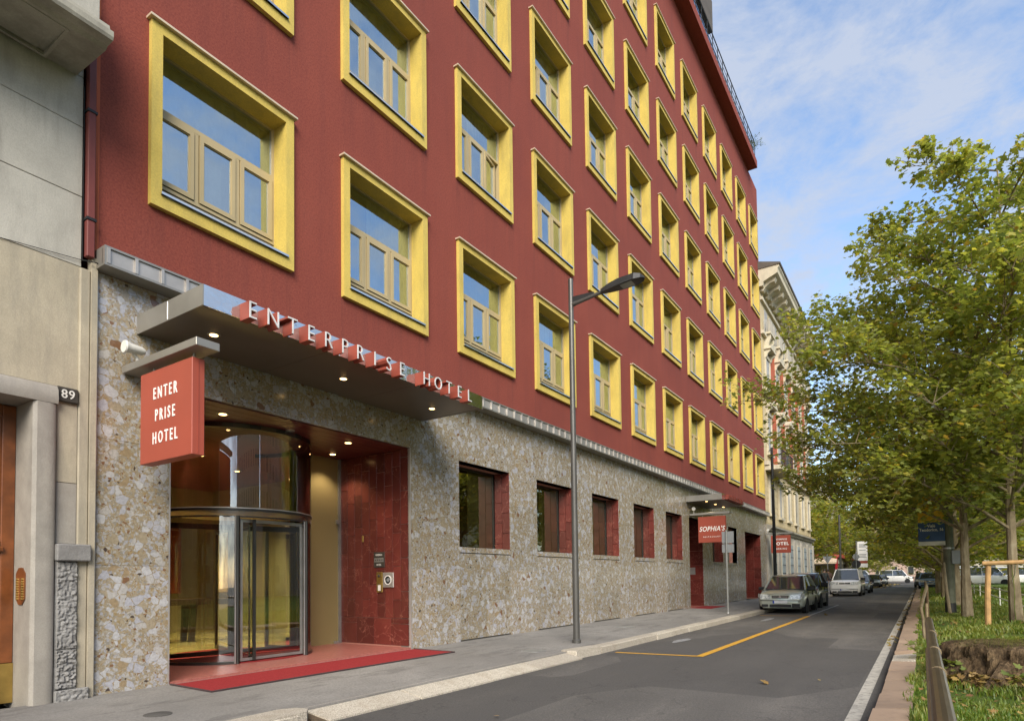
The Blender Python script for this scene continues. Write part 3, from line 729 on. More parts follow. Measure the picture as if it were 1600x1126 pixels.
# ------------------------------------------------------------------ steel ledge
ledge = MB().box(HX0-.04, HX1, -.25, -.002, 4.832, 4.86).box(HX0-.04, HX1, -.25, -.002, 5.03, 5.055).box(HX0-.04, HX1, -.20, -.19, 4.86, 5.03).box(HX0-.04, HX0-.0, -.25, -.002, 4.86, 5.03)
ledge = ledge.build('steel_ledge', 'steel_dull', hotel)
lp = mesh_of(MB().box(0, .262, -.232, -.203, 4.862, 5.028), 'ledge_panel', 'steel'); lr = mesh_of(MB().box(-.017, .017, -.256, -.2, 4.858, 5.032), 'ledge_rib', 'steel')
n = int((HX1-HX0)/.30)
for k in range(n):
    inst('ledge_panel', lp, ledge, Vector((HX0+.02+k*.30, 0, 0))-wloc(ledge)); inst('ledge_rib', lr, ledge, Vector((HX0+k*.30+.001, 0, 0))-wloc(ledge))

# ------------------------------------------------------------------ entrance recess
YI = 1.87
# right wall of marble tiles, left wall, ceiling, floor
er = MB().box(ENT[1]+.002, ENT[1]+.1, .05, 2.6, -.05, 3.8).build('entrance_wall', 'red_grout', hotel)
tiles_x(er, ENT[1]+.002, -1, .03, 1.86, .05, .55, 4, .5, 1)
tiles_x(er, ENT[1]+.002, -1, .03, 1.86, .55, 3.68, 9, .62, .55)
el = MB().box(ENT[0]-.1, ENT[0]-.002, .05, 2.6, -.05, 3.8).build('entrance_wall', 'red_grout', hotel)
tiles_x(el, ENT[0]-.002, 1, .03, 1.86, .05, 3.68, 9, .62, .55)
ce = MB().box(ENT[0], ENT[1], .05, YI-.02, 3.68, 3.80).build('entrance_ceiling', 'entry_ceiling', hotel)
for k in range(9): MB().box(ENT[0]+.02, ENT[1]-.02, .07+k*.2, .262+k*.2, 3.672, 3.68).build('ceiling_board', 'entry_ceiling', ce)
fl = MB().box(ENT[0], ENT[1], .0, 2.2, -.05, .03).build('entrance_floor', 'entry_floor', hotel)
# carpet mat out on the pavement and the round mat inside the drum
def zpave(y): return .075/2.42*y
cp = MB(); cp.add([(4.12, -.05, .004), (8.50, -.05, .004), (8.62, -.90, zpave(-.90)+.012), (4.16, -.86, zpave(-.86)+.012), (4.12, -.05, -.02), (8.50, -.05, -.02), (8.62, -.90, zpave(-.9)-.01), (4.16, -.86, zpave(-.86)-.01)],
                  [(3, 2, 1, 0), (3, 7, 6, 2), (2, 6, 5, 1), (0, 4, 7, 3)])
cpo = cp.build('entrance_mat', 'carpet'); tag(cpo, 'long red carpet mat on the pavement in front of the revolving door', 'mat')
ed = MB()
for (a, b_) in (((8.50, -.05), (8.62, -.9)), ((8.62, -.9), (4.16, -.86)), ((4.16, -.86), (4.12, -.05))): ed.tube([(a[0], a[1], zpave(a[1])+.010), (b_[0], b_[1], zpave(b_[1])+.010)], .012, 5)
ed.build('edging', 'carpet_edge', cpo)

# inner glass wall
MB().box(7.30, 8.42, YI, YI+.02, .03, 3.67).build('screen_panel', 'screen_glass', hotel)
box(8.42, 8.485, YI-.03, YI+.03, .03, 3.67).build('glass_post', 'galv', hotel)
box(8.36, 8.42, YI-.05, YI-.01, 2.38, 2.46).build('patch_fitting', 'galv', hotel); box(8.30, 8.42, YI-.05, YI-.01, .03, .08).build('patch_fitting', 'galv', hotel)
MB().quad((ENT[0], YI, .03), (4.95, YI, .03), (4.95, YI, 3.67), (ENT[0], YI, 3.67)).build('glass_panel', 'door_glass', hotel)
# lobby shell
lb = MB(); lb.box(2.0, 11.0, 8.0, 8.1, 0, 3.7); lb.box(1.9, 2.0, 1.95, 8.1, 0, 3.7); lb.box(9.5, 9.6, 1.95, 8.1, 0, 3.7); lb.box(8.6, 9.5, 1.95, 2.0, 0, 3.7); lb.box(2.0, 4.0, 1.95, 2.0, 0, 3.7)
lobby = lb.build('lobby_wall', 'lobby_wall', hotel)
box(2.0, 9.5, YI, 8.0, -.05, .025).build('lobby_floor', 'lobby_floor', hotel); box(2.0, 9.5, YI-.02, 8.0, 3.685, 3.8).build('lobby_ceiling', 'entry_ceiling', hotel)
cu = MB(); n = 60; vs = []
for i in range(n+1): vs += [(4.1+.9*i/n, 2.35+.04*math.sin(i*1.1), .03), (4.1+.9*i/n, 2.35+.04*math.sin(i*1.1), 3.6)]
cu.add(vs, [(2*i, 2*i+2, 2*i+3, 2*i+1) for i in range(n)]); cu.smooth = True
tag(cu.build('lobby_curtain', 'gold_curtain'), 'gold pleated curtain inside the lobby left of the revolving door', 'curtain')
tb = thing('lobby_table', 'dark wooden console table standing in the hotel lobby', 'table', (6.6, 5.2, .03))
MB().box(5.6, 7.6, 4.9, 5.5, .80, .92).build('table_top', 'dark_wood', tb)
for (x0, y0) in ((5.9, 5.0), (5.9, 5.3), (7.2, 5.0), (7.2, 5.3)): MB().prism([(x0, .03), (x0+.10, .03), (x0+.16, .80), (x0+.02, .80)], 'y', y0, y0+.08).build('leg', 'dark_wood', tb)
bkc = [(5.0, 7.6, 'lobby_floor'), (6.3, 7.7, 'gold_curtain'), (7.6, 7.7, 'letter_red')]
for i, (x0, y0, mt) in enumerate(bkc): tag(MB().bev(x0, x0+1.0, 7.90, 7.97, 1.0, 2.7, .02).build('wall_panel', mt), ['olive', 'golden', 'dark red'][i]+' upholstered panel on the back wall of the lobby', 'wall panel')
for i, (x, y, lab) in enumerate(((4.9, 4.0, 'left'), (6.6, 3.6, 'middle'), (8.0, 4.6, 'right'), (6.0, 6.2, 'rear'))):
    d = thing('lobby_downlight', lab+'most recessed ceiling light seen inside the lobby' if lab in('left', 'right') else lab+' recessed ceiling light seen inside the lobby', 'downlight', (x, y, 3.68), 'lobby downlights')
    smooth(MB().lathe([(.09, 0), (.09, -.01), (.05, -.012)], (x, y, 3.683), 'z', 16)).build('trim_ring', 'galv', d)
    MB().lathe([(.05, 0), (.045, -.004)], (x, y, 3.668), 'z', 12).build('bulb', 'lamp_glow', d)
    lamp('glow', (x, y, 3.62), 330, d)
for i, (x, y, lab) in enumerate(((5.14, .52, 'leftmost ceiling light in the entrance recess'), (7.48, .52, 'ceiling light in the entrance recess above the mat near the red tile wall'), (7.98, 1.5, 'rear ceiling light in the entrance recess beside the frosted panel'), (4.6, 1.4, 'ceiling light in the entrance recess behind the hanging sign'))):
    d = thing('entrance_downlight', 'lit recessed '+lab, 'downlight', (x, y, 3.672), 'entrance recess downlights')
    smooth(MB().lathe([(.085, 0), (.085, -.01), (.055, -.012)], (x, y, 3.672), 'z', 18)).build('trim_ring', 'galv', d)
    MB().lathe([(.055, 0), (.05, -.004)], (x, y, 3.659), 'z', 12).build('bulb', 'lamp_glow', d)
    lamp('glow', (x, y, 3.62), 26, d)
o = smooth(MB().lathe([(.07, 0), (.07, -.012), (.05, -.014), (.05, -.004)], (6.33, .58, 3.672), 'z', 18)).build('smoke_detector', 'galv'); tag(o, 'small unlit round fitting on the recess ceiling between the lights', 'smoke detector')

# revolving door
DX, DY, DR = 6.2, 1.90, 1.25
rv = thing('revolving_door', 'glass revolving door with dark metal posts in the hotel entrance', 'door', (DX, DY, .03))
def arc(a0, a1, r, n=14): return [(DX+r*math.cos(R(a0+(a1-a0)*i/n)), DY+r*math.sin(R(a0+(a1-a0)*i/n))) for i in range(n+1)]
def curved(name, a0, a1, z0, z1, mat, r=DR, t=0):
    p = arc(a0, a1, r); mb = MB(); n = len(p)
    if t == 0: mb.add([(x, y, z0) for x, y in p]+[(x, y, z1) for x, y in p], [(i, i+1, n+i+1, n+i) for i in range(n-1)])
    else:
        q = arc(a0, a1, r-t); vs = [(x, y, z0) for x, y in p]+[(x, y, z1) for x, y in p]+[(x, y, z0) for x, y in q]+[(x, y, z1) for x, y in q]
        fs = []
        for i in range(n-1): fs += [(i, i+1, n+i+1, n+i), (2*n+i+1, 2*n+i, 3*n+i, 3*n+i+1), (n+i, n+i+1, 3*n+i+1, 3*n+i), (i+1, i, 2*n+i, 2*n+i+1)]
        mb.add(vs, fs)
    mb.smooth = True; return mb.build(name, mat, rv)
curved('curved_glass', 150, 240, .06, 2.25, 'door_glass'); curved('curved_glass', 300, 390, .06, 2.25, 'door_glass')
curved('upper_glass', 150, 205, 2.38, 3.66, 'door_glass'); curved('upper_glass', 205, 262, 2.38, 3.66, 'door_glass'); curved('upper_glass', 262, 330, 2.38, 3.66, 'door_glass'); curved('upper_glass', 330, 390, 2.38, 3.66, 'door_glass')
curved('head_ring', 140, 400, 2.335, 2.38, 'dark_steel', DR+.01, .05); curved('lower_ring', 140, 400, 2.235, 2.26, 'dark_steel', DR+.005, .03); curved('head_glass', 140, 400, 2.26, 2.335, 'frosted_glass'); curved('ring_trim', 140, 400, 2.37, 2.385, 'galv', DR+.02, .03)
curved('top_ring', 140, 400, 3.60, 3.668, 'dark_steel', DR+.01, .05)
curved('base_ring', 150, 240, .03, .07, 'dark_steel', DR+.01, .06); curved('base_ring', 300, 390, .03, .07, 'dark_steel', DR+.01, .06)
for a in (150, 240, 300, 390):
    x, y = DX+DR*math.cos(R(a)), DY+DR*math.sin(R(a))
    MB().lathe([(.028, .03), (.028, 2.26)], (x, y, 0), 'z', 10).build('post', 'dark_steel', rv)
    MB().lathe([(.014, .04), (.014, 2.25)], (x-.05, y-.015, 0), 'z', 8).build('post_trim', 'galv', rv)
MB().add([(x, y, 2.40) for x, y in arc(0, 360, DR-.08, 40)], [tuple(range(41))]).build('drum_ceiling', 'frosted_panel', rv)
smooth(MB().lathe([(DR-.06, .032), (DR-.06, .042)], (DX, DY, 0), 'z', 40)).build('drum_mat', 'carpet', rv)
for k, a in enumerate((252, 342, 72, 162)):        # four wings
    d = Vector((math.cos(R(a)), math.sin(R(a)), 0)); nn = Vector((-d.y, d.x, 0)); c0 = Vector((DX, DY, 0))
    def wb(u0, u1, z0, z1, t=.02):
        mb = MB(); vs = []
        for z in (z0, z1):
            for (u, s) in ((u0, -t), (u1, -t), (u1, t), (u0, t)): p = c0+d*u+nn*s; vs.append((p.x, p.y, z))
        return mb.add(vs, [(0, 3, 2, 1), (4, 5, 6, 7), (0, 1, 5, 4), (1, 2, 6, 5), (2, 3, 7, 6), (3, 0, 4, 7)])
    fmw = MB()
    for a_ in ((.04, .09, .06, 2.22), (1.12, 1.17, .06, 2.22), (.09, 1.12, .06, .13), (.09, 1.12, 2.13, 2.22)): q = wb(*a_); fmw.add(q.v, q.f)
    fo = fmw.build('wing', 'dark_steel', rv); q = MB(); p0, p1 = c0+d*.09, c0+d*1.12
    q.quad((p0.x, p0.y, .13), (p1.x, p1.y, .13), (p1.x, p1.y, 2.13), (p0.x, p0.y, 2.13)).build('pane', 'door_glass', fo)
    pa, pb = c0+d*1.06-nn*.05, c0+d*1.06-nn*.05
    MB().tube([(pa.x, pa.y, .12), (pb.x, pb.y, 2.14)], .014, 8).build('push_bar', 'galv', fo)
sl_ = MB(); sy = DY-DR*math.sin(R(60))+.035
for (a, b_, c_, d_) in ((5.63, 5.67, .06, 2.22), (6.73, 6.77, .06, 2.22), (5.67, 6.73, .06, .10), (5.67, 6.73, 2.17, 2.22)): sl_.box(a, b_, sy-.015, sy+.015, c_, d_)
sl_ = sl_.build('night_screen', 'galv', rv); MB().quad((5.67, sy, .10), (6.73, sy, .10), (6.73, sy, 2.17), (5.67, sy, 2.17)).build('pane', 'door_glass', sl_)
MB().lathe([(.045, .05), (.045, 2.24)], (DX, DY, 0), 'z', 12).build('centre_post', 'dark_steel', rv)

# plaques on the red tile wall
X = ENT[1]-.016
pq = thing('star_plaque', 'black four star hotel plaque on the red tiled wall', 'plaque', (X, .85, 1.55))
MB().bev(X-.012, X, .64, .92, 1.50, 1.79, .003).build('plate', 'plaque_dark', pq); MB().box(X-.014, X-.011, .66, .90, 1.60, 1.68).build('band', 'galv', pq)
for t, z, s in (('ALBERGO', 1.735, .05), ('HOTEL', 1.55, .05)): place(text_mb(t, s, .002, .8), (X-.014, .78, z), (0, -1, 0), (0, 0, 1)).build('lettering', 'sign_pale', pq)
for k in range(4):
    st = []
    for q in range(10):
        t = math.pi/2+q*math.pi/5; r_ = .019 if q % 2 == 0 else .008; st.append((.865-k*.056+r_*math.cos(t), 1.64+r_*math.sin(t)))
    MB().prism(st, 'x', X-.018, X-.013).build('star', 'plaque_dark', pq)
ic = thing('entrance_intercom', 'narrow brass intercom panel below the star plaque', 'intercom', (X, .75, 1.06))
MB().bev(X-.02, X, .69, .84, 1.03, 1.41, .004).build('plate', 'brass', ic); smooth(MB().lathe([(.028, 0), (.02, -.02)], (X-.02, .775, 1.34), 'x', 14)).build('camera_eye', 'plaque_dark', ic); MB().box(X-.024, X-.02, .73, .80, 1.06, 1.17).build('button', 'sign_pale', ic)
sp = thing('round_logo_plate', 'square steel plate with a round white emblem beside the intercom', 'plate', (X, .55, 1.13))
MB().bev(X-.025, X, .40, .67, 1.12, 1.40, .006).build('plate', 'steel', sp); MB().lathe([(.088, 0), (.088, -.006), (.072, -.006), (.072, 0)], (X-.026, .535, 1.26), 'x', 24).build('ring', 'sign_white', sp)
smooth(MB().lathe([(.04, 0), (.035, -.006)], (X-.026, .535, 1.26), 'x', 16)).build('emblem', 'sign_back', sp)
o = MB().bev(X-.012, X, 1.20, 1.24, 2.0, 2.12, .003).build('wall_switch', 'brass'); tag(o, 'tiny brass switch plate on the red tiles above the star plaque', 'switch')

# ------------------------------------------------------------------ canopies, hanging signs, spotlights
def canopy(x0, x1, label, first):
    c_ = thing('entrance_canopy', label, 'canopy', (x0, 0, 4.24), 'steel canopies over the doors')
    y1 = -1.414
    MB().box(x0, x0+.012, y1, -.002, 4.24, 4.47).build('side_panel', 'steel_dull', c_); MB().box(x1-.012, x1, y1, -.002, 4.24, 4.47).build('side_panel', 'steel_dull', c_)
    MB().box(x0+.012, x1-.012, y1, y1+.012, 4.24, 4.47).build('fascia', 'steel_mirror', c_)
    MB().box(x0+.013, x1-.013, y1+.013, -.002, 4.455, 4.468).build('top_sheet', 'steel_dull', c_)
    for k in range(3):
        a, b_ = x0+.013+(x1-x0-.026)*k/3, x0+.013+(x1-x0-.026)*(k+1)/3
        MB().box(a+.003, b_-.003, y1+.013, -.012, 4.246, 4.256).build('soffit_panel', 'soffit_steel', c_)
    MB().tube([(x0, -.70, 4.255), (x0+.001, -.70, 4.458)], .006, 4).build('seam', 'galv', c_)
    for k, f in enumerate((.105, .5, .89)):
        x = x0+(x1-x0)*f; d = smooth(MB().lathe([(.075, .004), (.075, -.008), (.05, -.010)], (x, -.73, 4.246), 'z', 18)).build('downlight', 'galv', c_)
        MB().lathe([(.05, 0), (.045, -.004)], (x, -.73, 4.235), 'z', 12).build('bulb', 'lamp_glow', d); lamp('glow', (x, -.73, 4.2), 10, d)
    return c_
can1 = canopy(3.71, 8.83, 'brushed steel canopy with red block lettering over the revolving door', True)
chars = 'ENTERPRISE HOTEL'; xa, xb = 4.19, 8.22
for i, ch in enumerate(chars):
    if ch == ' ': continue
    x = xa+(xb-xa)*i/15
    t = text_mb(ch, .285, .085, .86); place(t, (x, -1.50, 4.295), (1, 0, 0), (0, 0, 1)); L_ = t.build('letter', 'letter_red', can1)
    t = text_mb(ch, .285, .006, .86, -.004); place(t, (x, -1.592, 4.295), (1, 0, 0), (0, 0, 1)); t.build('letter_face', 'letter_white', L_)
can2 = canopy(24.55, 27.75, 'short steel canopy with a red crown emblem over the restaurant door', False)
cb = MB(); g = random.Random(3)
for k in range(7):
    x = 25.0+k*.36; cb.prism([(x, 4.28), (x+.28, 4.26), (x+.30, 4.40), (x+.20, 4.36+g.uniform(0, .1)), (x+.13, 4.47), (x+.03, 4.38)], 'y', -1.56, -1.42)
cb.build('emblem', 'letter_red', can2)

def hang_sign(x, lines, label, spot_label, tk=.14):
    s = thing('hanging_sign', label, 'sign', (x, -.9, 3.8), 'red hanging hotel signs')
    MB().bev(x-.06, x+.20, -1.59, -.02, 3.715, 3.80, .004).build('bracket_arm', 'steel_dull', s)
    for y in (-.50, -1.32): MB().tube([(x+.07, y, 3.62), (x+.07, y, 3.72)], .014, 8).build('hanger', 'galv', s)
    p = MB().bev(x, x+tk, -1.41, -.335, 2.605, 3.645, .006).build('panel', 'sign_red', s)
    MB().box(x+tk*.46, x+tk*.54, -1.414, -1.40, 2.62, 3.63).build('panel_seam', 'sign_edge', p)
    for t, z, sz, sx, bold, spc, sh in lines:
        place(text_mb(t, sz, .003, sx, bold, spc, sh), (x-.003, -.872, z), (0, -1, 0), (0, 0, 1)).build('lettering', 'sign_white', p)
    sl = thing('sign_spotlight', spot_label, 'spotlight', (x-.06, -.22, 3.86), 'small spotlights on the sign arms')
    MB().tube([(x+.06, -.16, 3.80), (x+.04, -.16, 3.90), (x-.02, -.18, 3.95)], .02, 8).build('bracket', 'white_plastic', sl)
    smooth(MB().lathe([(.03, .16), (.05, .12), (.055, 0), (.075, -.06), (.07, -.075)], (x-.05, -.2, 3.98), 'x', 16)).build('lamp_head', 'white_plastic', sl)
    return s
hang_sign(3.60, [('ENTER', 3.37, .185, .66, .002, 1.55, 0), ('PRISE', 3.12, .185, .66, .002, 1.55, 0), ('HOTEL', 2.865, .185, .66, .002, 1.55, 0)],
          'red hanging sign with three rows of white hotel lettering by the main entrance', 'white spotlight on the sign arm at the main entrance')
hang_sign(25.0, [("SOPHIA'S", 3.14, .27, .84, .004, 1.08, .25), ('RESTAURANT', 2.83, .07, 1.0, .001, 1.75, 0)],
          'square red hanging sign with white handwritten restaurant lettering', 'white spotlight on the arm of the restaurant sign')
hang_sign(39.45, [('ENTERPRISE', 3.40, .13, .9, .003, 1.15, 0), ('HOTEL', 3.14, .26, 1.0, .008, 1.15, 0), ('PARKING', 2.84, .13, .9, .003, 1.5, 0)],
          'red hanging hotel parking sign at the far end of the facade', 'white spotlight on the arm of the parking sign')

# restaurant door and garage recesses
def recess(a, b_, z1, d, name, mat, tiles):
    r_ = MB().box(b_, b_+.08, .03, d, -.05, z1+.1).box(a-.08, a, .03, d, -.05, z1+.1).box(a-.08, b_+.08, d, d+.06, -.05, z1+.1).build(name, 'red_grout', hotel)
    MB().box(a, b_, .03, d, z1, z1+.1).build('recess_ceiling', 'entry_ceiling', hotel)
    if tiles: tiles_x(r_, b_-.001, -1, .01, d-.02, .0, z1, tiles, .62, .6)
    return r_
recess(SOP[0], SOP[1], SOP[2], 1.3, 'restaurant_recess', 'red_marble', 2)
MB().box(SOP[0], SOP[1], 0, 1.3, -.04, .02).build('restaurant_threshold', 'entry_floor', hotel)
tag(MB().add([(24.85, -.02, .006), (26.9, -.02, .006), (27.3, -.75, zpave(-.75)+.012), (25.0, -.75, zpave(-.75)+.012), (24.85, -.02, -.02), (26.9, -.02, -.02), (27.3, -.75, -.05), (25, -.75, -.05)], [(3, 2, 1, 0), (3, 7, 6, 2), (2, 6, 5, 1), (0, 4, 7, 3)]).build('door_mat', 'carpet'), 'small red mat outside the restaurant door', 'mat')
o = MB().bev(SOP[1]-.03, SOP[1]-.016, .35, .60, 1.35, 1.65, .003).build('menu_plate', 'galv'); tag(o, 'small metal intercom plate inside the restaurant doorway', 'plate')
recess(GAR[0], GAR[1], GAR[2], 1.6, 'garage_recess', 'red_marble', 4)
gd = MB().box(GAR[0], GAR[1]-.0, 1.4, 1.46, 0, 3.6).build('garage_door', 'letter_red', hotel)
for k in range(7): MB().box(GAR[0]+.02, GAR[1]-.02, 1.37, 1.4, .05+k*.5, .5+k*.5).build('door_panel', 'sign_edge', gd)
gj = MB()
for k in range(6): gj.bev(GAR[0]-.02, GAR[0]+.10, .05, .16, .25+k*.56, .72+k*.56, .01)
gj.build('gate_folds', 'dark_steel', hotel)

# ------------------------------------------------------------------ old apartment house on the left
OX0, OX1 = -9.0, 3.115
old = thing('apartment_house', 'old grey stone apartment house with granite doorway left of the hotel', 'building', (-3, 0, 0))
DR0, DR1, DRZ = 1.05, 2.66, 3.19
ob = MB().box(OX0, DR0-.24, .05, 12, 0, 4.0).box(OX0, OX1-.03, .05, 12, 4.0, 21).box(DR1+.2, OX1-.03, .05, 12, 0, 4.0).box(DR0-.24, DR1+.2, .9, 12, 0, 4.0).box(DR0-.24, DR1+.2, .05, .9, 3.3, 4.0)
obk = ob.build('wall', 'limestone', old)
zj = [3.40, 4.81, 5.615, 6.42, 7.0, 7.8, 8.6, 9.4, 10.2]
for i in range(len(zj)-1):
    x = OX0; k = 0
    while x < OX1-.01:
        x1 = min(OX1, x+1.6 if (i+k) else x+.9)
        if OX1-x1 < .5: x1 = OX1
        if zj[i] == 6.42 and 2.3 < x1 < 2.6: x1 = 2.42
        if zj[i] == 3.4 and x1 > 1: x1 = OX1
        dy = rnd.uniform(0, .004)
        MB().bev(x+.002, x1-.002, -.004+dy, .049, zj[i]+.0025, zj[i+1]-.0025, .005).build('stone', 'limestone' if zj[i] > 4.5 else 'limestone_low', obk); x = x1; k += 1
# lower wall either side of the door: upper plain block, pilaster cap, rough base
MB().bev(2.89, 3.09, -.012, .049, 2.36, 3.397, .004).build('stone', 'limestone_low', obk); MB().bev(2.89, 3.09, -.012, .049, 1.69, 2.355, .004).build('stone', 'granite', obk)
MB().bev(3.093, 3.20, -.03, .049, .0, 4.8, .012).build('corner_strip', 'limestone_low', old)
box(3.202, 3.262, -.05, .06, .0, 4.95).build('cable_trim', 'limestone_low', old)
MB().bev(2.875, 3.205, -.115, -.031, 1.50, 1.685, .012).build('cap_block', 'rough_stone', old)
def rough(x0, x1, y0, z0, z1, amp, nxx, nzz, seed):
    mb = MB(); vs = []
    for i in range(nxx+1):
        for j in range(nzz+1):
            x = x0+(x1-x0)*i/nxx; z = z0+(z1-z0)*j/nzz; e = 0 if i in (0, nxx) or j in (0, nzz) else 1
            vs.append((x, y0-e*(.012+amp*abs(noise.noise(Vector((x*14, z*16, seed))))+amp*.6*noise.noise(Vector((x*40, z*45, seed)))), z))
    h = nzz+1
    mb.add(vs, [(i*h+j, (i+1)*h+j, (i+1)*h+j+1, i*h+j+1) for i in range(nxx) for j in range(nzz)]); mb.smooth = True; return mb
rough(2.895, 3.092, -.045, .55, 1.498, .028, 22, 90, 1).build('rough_block', 'rough_stone', old); rough(2.895, 3.092, -.045, .13, .545, .04, 22, 50, 5).build('rough_block', 'rough_stone', old)
MB().box(2.885, 3.092, -.044, .05, .12, 1.5).build('block_core', 'rough_stone', old)
rough(2.88, 3.205, -.075, -.06, .118, .02, 30, 22, 8).build('plinth_stone', 'rough_stone', old); MB().box(2.88, 3.205, -.07, .05, -.08, .115).build('plinth_core', 'rough_stone', old)
# granite door surround, reveal, wooden door
def jamb(xin, xout, sgn):
    pts = [(xin, .62), (xin, -.05), (xin+.03*sgn, -.085)]
    for q in range(7): t = q/6*math.pi/2; pts.append((xout-.10*sgn+.10*sgn*math.sin(t), -.045-.04*math.cos(t)))
    pts.append((xout, .04)); pts.append((xin+.05*sgn, .62))
    mb = MB().prism(pts, 'z', -.06, DRZ-.004); mb.smooth = True; return mb
jamb(DR1, 2.875, 1).build('door_jamb', 'granite', old); jamb(DR0, DR0-.215, -1).build('door_jamb', 'granite', old)
lt = [( .62, DRZ), (-.085, DRZ), (-.095, DRZ+.05), (-.085, DRZ+.15), (-.05, DRZ+.20), (.04, DRZ+.205), (.04, DRZ+.3), (.62, DRZ+.3)]
smooth(MB().prism(lt, 'x', DR0-.22, 2.878)).build('door_lintel', 'granite', old)
dr = thing('wooden_door', 'tall varnished wooden double door with brass kick plates at the apartment house', 'door', (1.85, .42, 0))
dr0 = DR0+.01; dm = (DR0+DR1)/2
for (a, b_) in ((dr0, dm-.004), (dm+.004, DR1-.002)):
    lf = MB().box(a, b_, .40, .45, .42, 3.185).build('leaf', 'wood_door', dr)
    fz = MB()
    for (u0, u1, z0, z1) in ((a, a+.12, .42, 3.185), (b_-.12, b_, .42, 3.185), (a+.12, b_-.12, 3.05, 3.185), (a+.12, b_-.12, 1.56, 1.72), (a+.12, b_-.12, .42, .55)): fz.bev(u0, u1, .37, .40, z0, z1, .006)
    fz.build('rail', 'wood_door', lf)
    MB().bev(a+.10, b_-.10, .335, .37, 1.60, 1.66, .012).build('moulding', 'wood_door', lf)
    for (z0, z1) in ((.60, 1.50), (1.78, 2.98)): MB().bev(a+.20, b_-.20, .375, .40, z0, z1, .012).build('panel', 'wood_door', lf)
    MB().box(a, b_, .36, .45, .0, .418).build('kick_plate', 'brass', lf)
np_ = thing('house_number_plate', 'dark house number plate reading 89 beside the granite lintel', 'number plate', (2.98, -.03, 3.24))
MB().bev(2.875, 3.085, -.055, -.014, 3.235, 3.40, .012).build('plate', 'plaque_dark', np_); place(text_mb('89', .135, .004, .95, .001, 1.1), (2.98, -.057, 3.318), (1, 0, 0), (0, 0, 1)).build('numerals', 'sign_pale', np_)
dbp = thing('doorbell_panel', 'copper doorbell plate with two columns of brass buttons in the doorway', 'doorbell', (DR1, .2, 1.05))
yy0, yy1 = -.0, .42
MB().prism([(.06, 1.10), (.13, 1.04), (.22, 1.04), (.29, 1.10), (.29, 1.37), (.22, 1.43), (.13, 1.43), (.06, 1.37)], 'x', DR1-.012, DR1-.001).build('plate', 'wood_door', dbp)
for k in range(9):
    for y in (.11, .24): smooth(MB().lathe([(.013, 0), (.013, -.012), (.006, -.016)], (DR1-.012, y, 1.10+k*.026), 'x', 8)).build('button', 'brass', dbp)
# balcony over the doorway
bal = MB().prism([(.0, 6.98), (-.70, 6.93), (-.74, 6.955), (-.86, 6.955), (-.875, 6.985), (-.875, 7.045), (-.80, 7.075), (-.78, 7.16), (0, 7.16)], 'x', -3.2, 3.04).build('balcony_slab', 'cornice_stone', old)
MB().box(-3.1, 2.95, -.76, -.64, 7.16, 8.15).box(2.83, 2.95, -.64, 0, 7.16, 8.15).build('balcony_parapet', 'limestone', old)
MB().box(-2.9, 2.62, -.60, -.12, 6.948, 6.966).build('soffit_panel', 'cornice_stone', bal)
fp = MB()
for (a, b_, c_, d_) in ((1.2, 2.72, -.66, -.63), (1.2, 2.72, -.10, -.07), (2.69, 2.72, -.63, -.10)): fp.box(a, b_, c_, d_, 6.925, 6.96)
fp.build('soffit_moulding', 'cornice_stone', bal)
for k, zb in enumerate((8.6, 12.4, 16.2)):
    for x0 in (-7, -3.6, -.2):
        w = box(x0-.1, x0+1.5, -.04, .06, zb, zb+2.4).build('window', 'cornice_stone', old); MB().box(x0, x0+1.4, -.05, -.041, zb+.1, zb+2.3).build('pane', 'dark_pane', w)
MB().box(OX0, OX1, -.9, .1, 20.4, 21.2).build('cornice', 'cornice_stone', old)
dp = thing('drainpipe', 'dark red square downpipe in the gap between stone house and hotel', 'drainpipe', (3.17, -.03, 4.9))
MB().bev(3.135, 3.215, -.085, -.005, 4.93, 25, .008).build('pipe', 'pipe_red', dp); MB().box(3.215, 3.285, .0, .06, 4.85, 25).build('backing_strip', 'orange_stucco', dp)
for z in (5.35, 6.6, 7.9): MB().box(3.125, 3.225, -.095, -.004, z, z+.03).build('clip', 'iron', dp)
cbl = MB().tube([(3.118, -.01, 4.9), (3.117, -.015, 5.8), (3.12, -.01, 6.9)], .006, 5).tube([(3.10, -.02, 4.885), (3.20, -.10, 4.875), (3.24, -.1, 4.88), (3.26, -.02, 4.9)], .007, 5).tube([(1.0, -.012, 4.79), (2.3, -.012, 4.80), (3.10, -.02, 4.885)], .004, 4)
tag(cbl.build('wall_cable', 'iron'), 'thin cable running across the stone to the foot of the downpipe', 'cable')

# ------------------------------------------------------------------ ornate house beyond the hotel
PX0, PX1 = 39.95, 57.9
orn = thing('ornate_house', 'cream and orange ornate apartment building with bracketed cornice beyond the hotel', 'building', (49, 0, 0))
MB().box(PX0, PX1, .0, 13, 0, 19.0).build('wall', 'cream_stucco', orn)
MB().box(PX0, PX1, -.10, 0, -.05, 4.0).build('ground_storey', 'limestone', orn)
MB().prism([(0, 4.0), (-.2, 4.0), (-.24, 4.08), (-.36, 4.2), (-.36, 4.3), (0, 4.42)], 'x', PX0, PX1+.2).build('string_course', 'cornice_stone', orn)
bays = [41.0+3.05*k for k in range(6)]
for k in range(9): MB().box(PX0, PX1, -.018, 0, 4.5+k*.38, 4.86+k*.38).build('rustic_band', 'cream_stucco', orn)
MB().box(PX0, PX1, -.25, 0, 8.0, 8.25).build('string_course', 'cream_trim', orn); MB().box(PX0, PX1, -.18, 0, 16.1, 16.3).build('string_course', 'cream_trim', orn); MB().box(PX0, PX1, -.15, 0, 18.2, 18.4).build('string_course', 'cream_trim', orn)
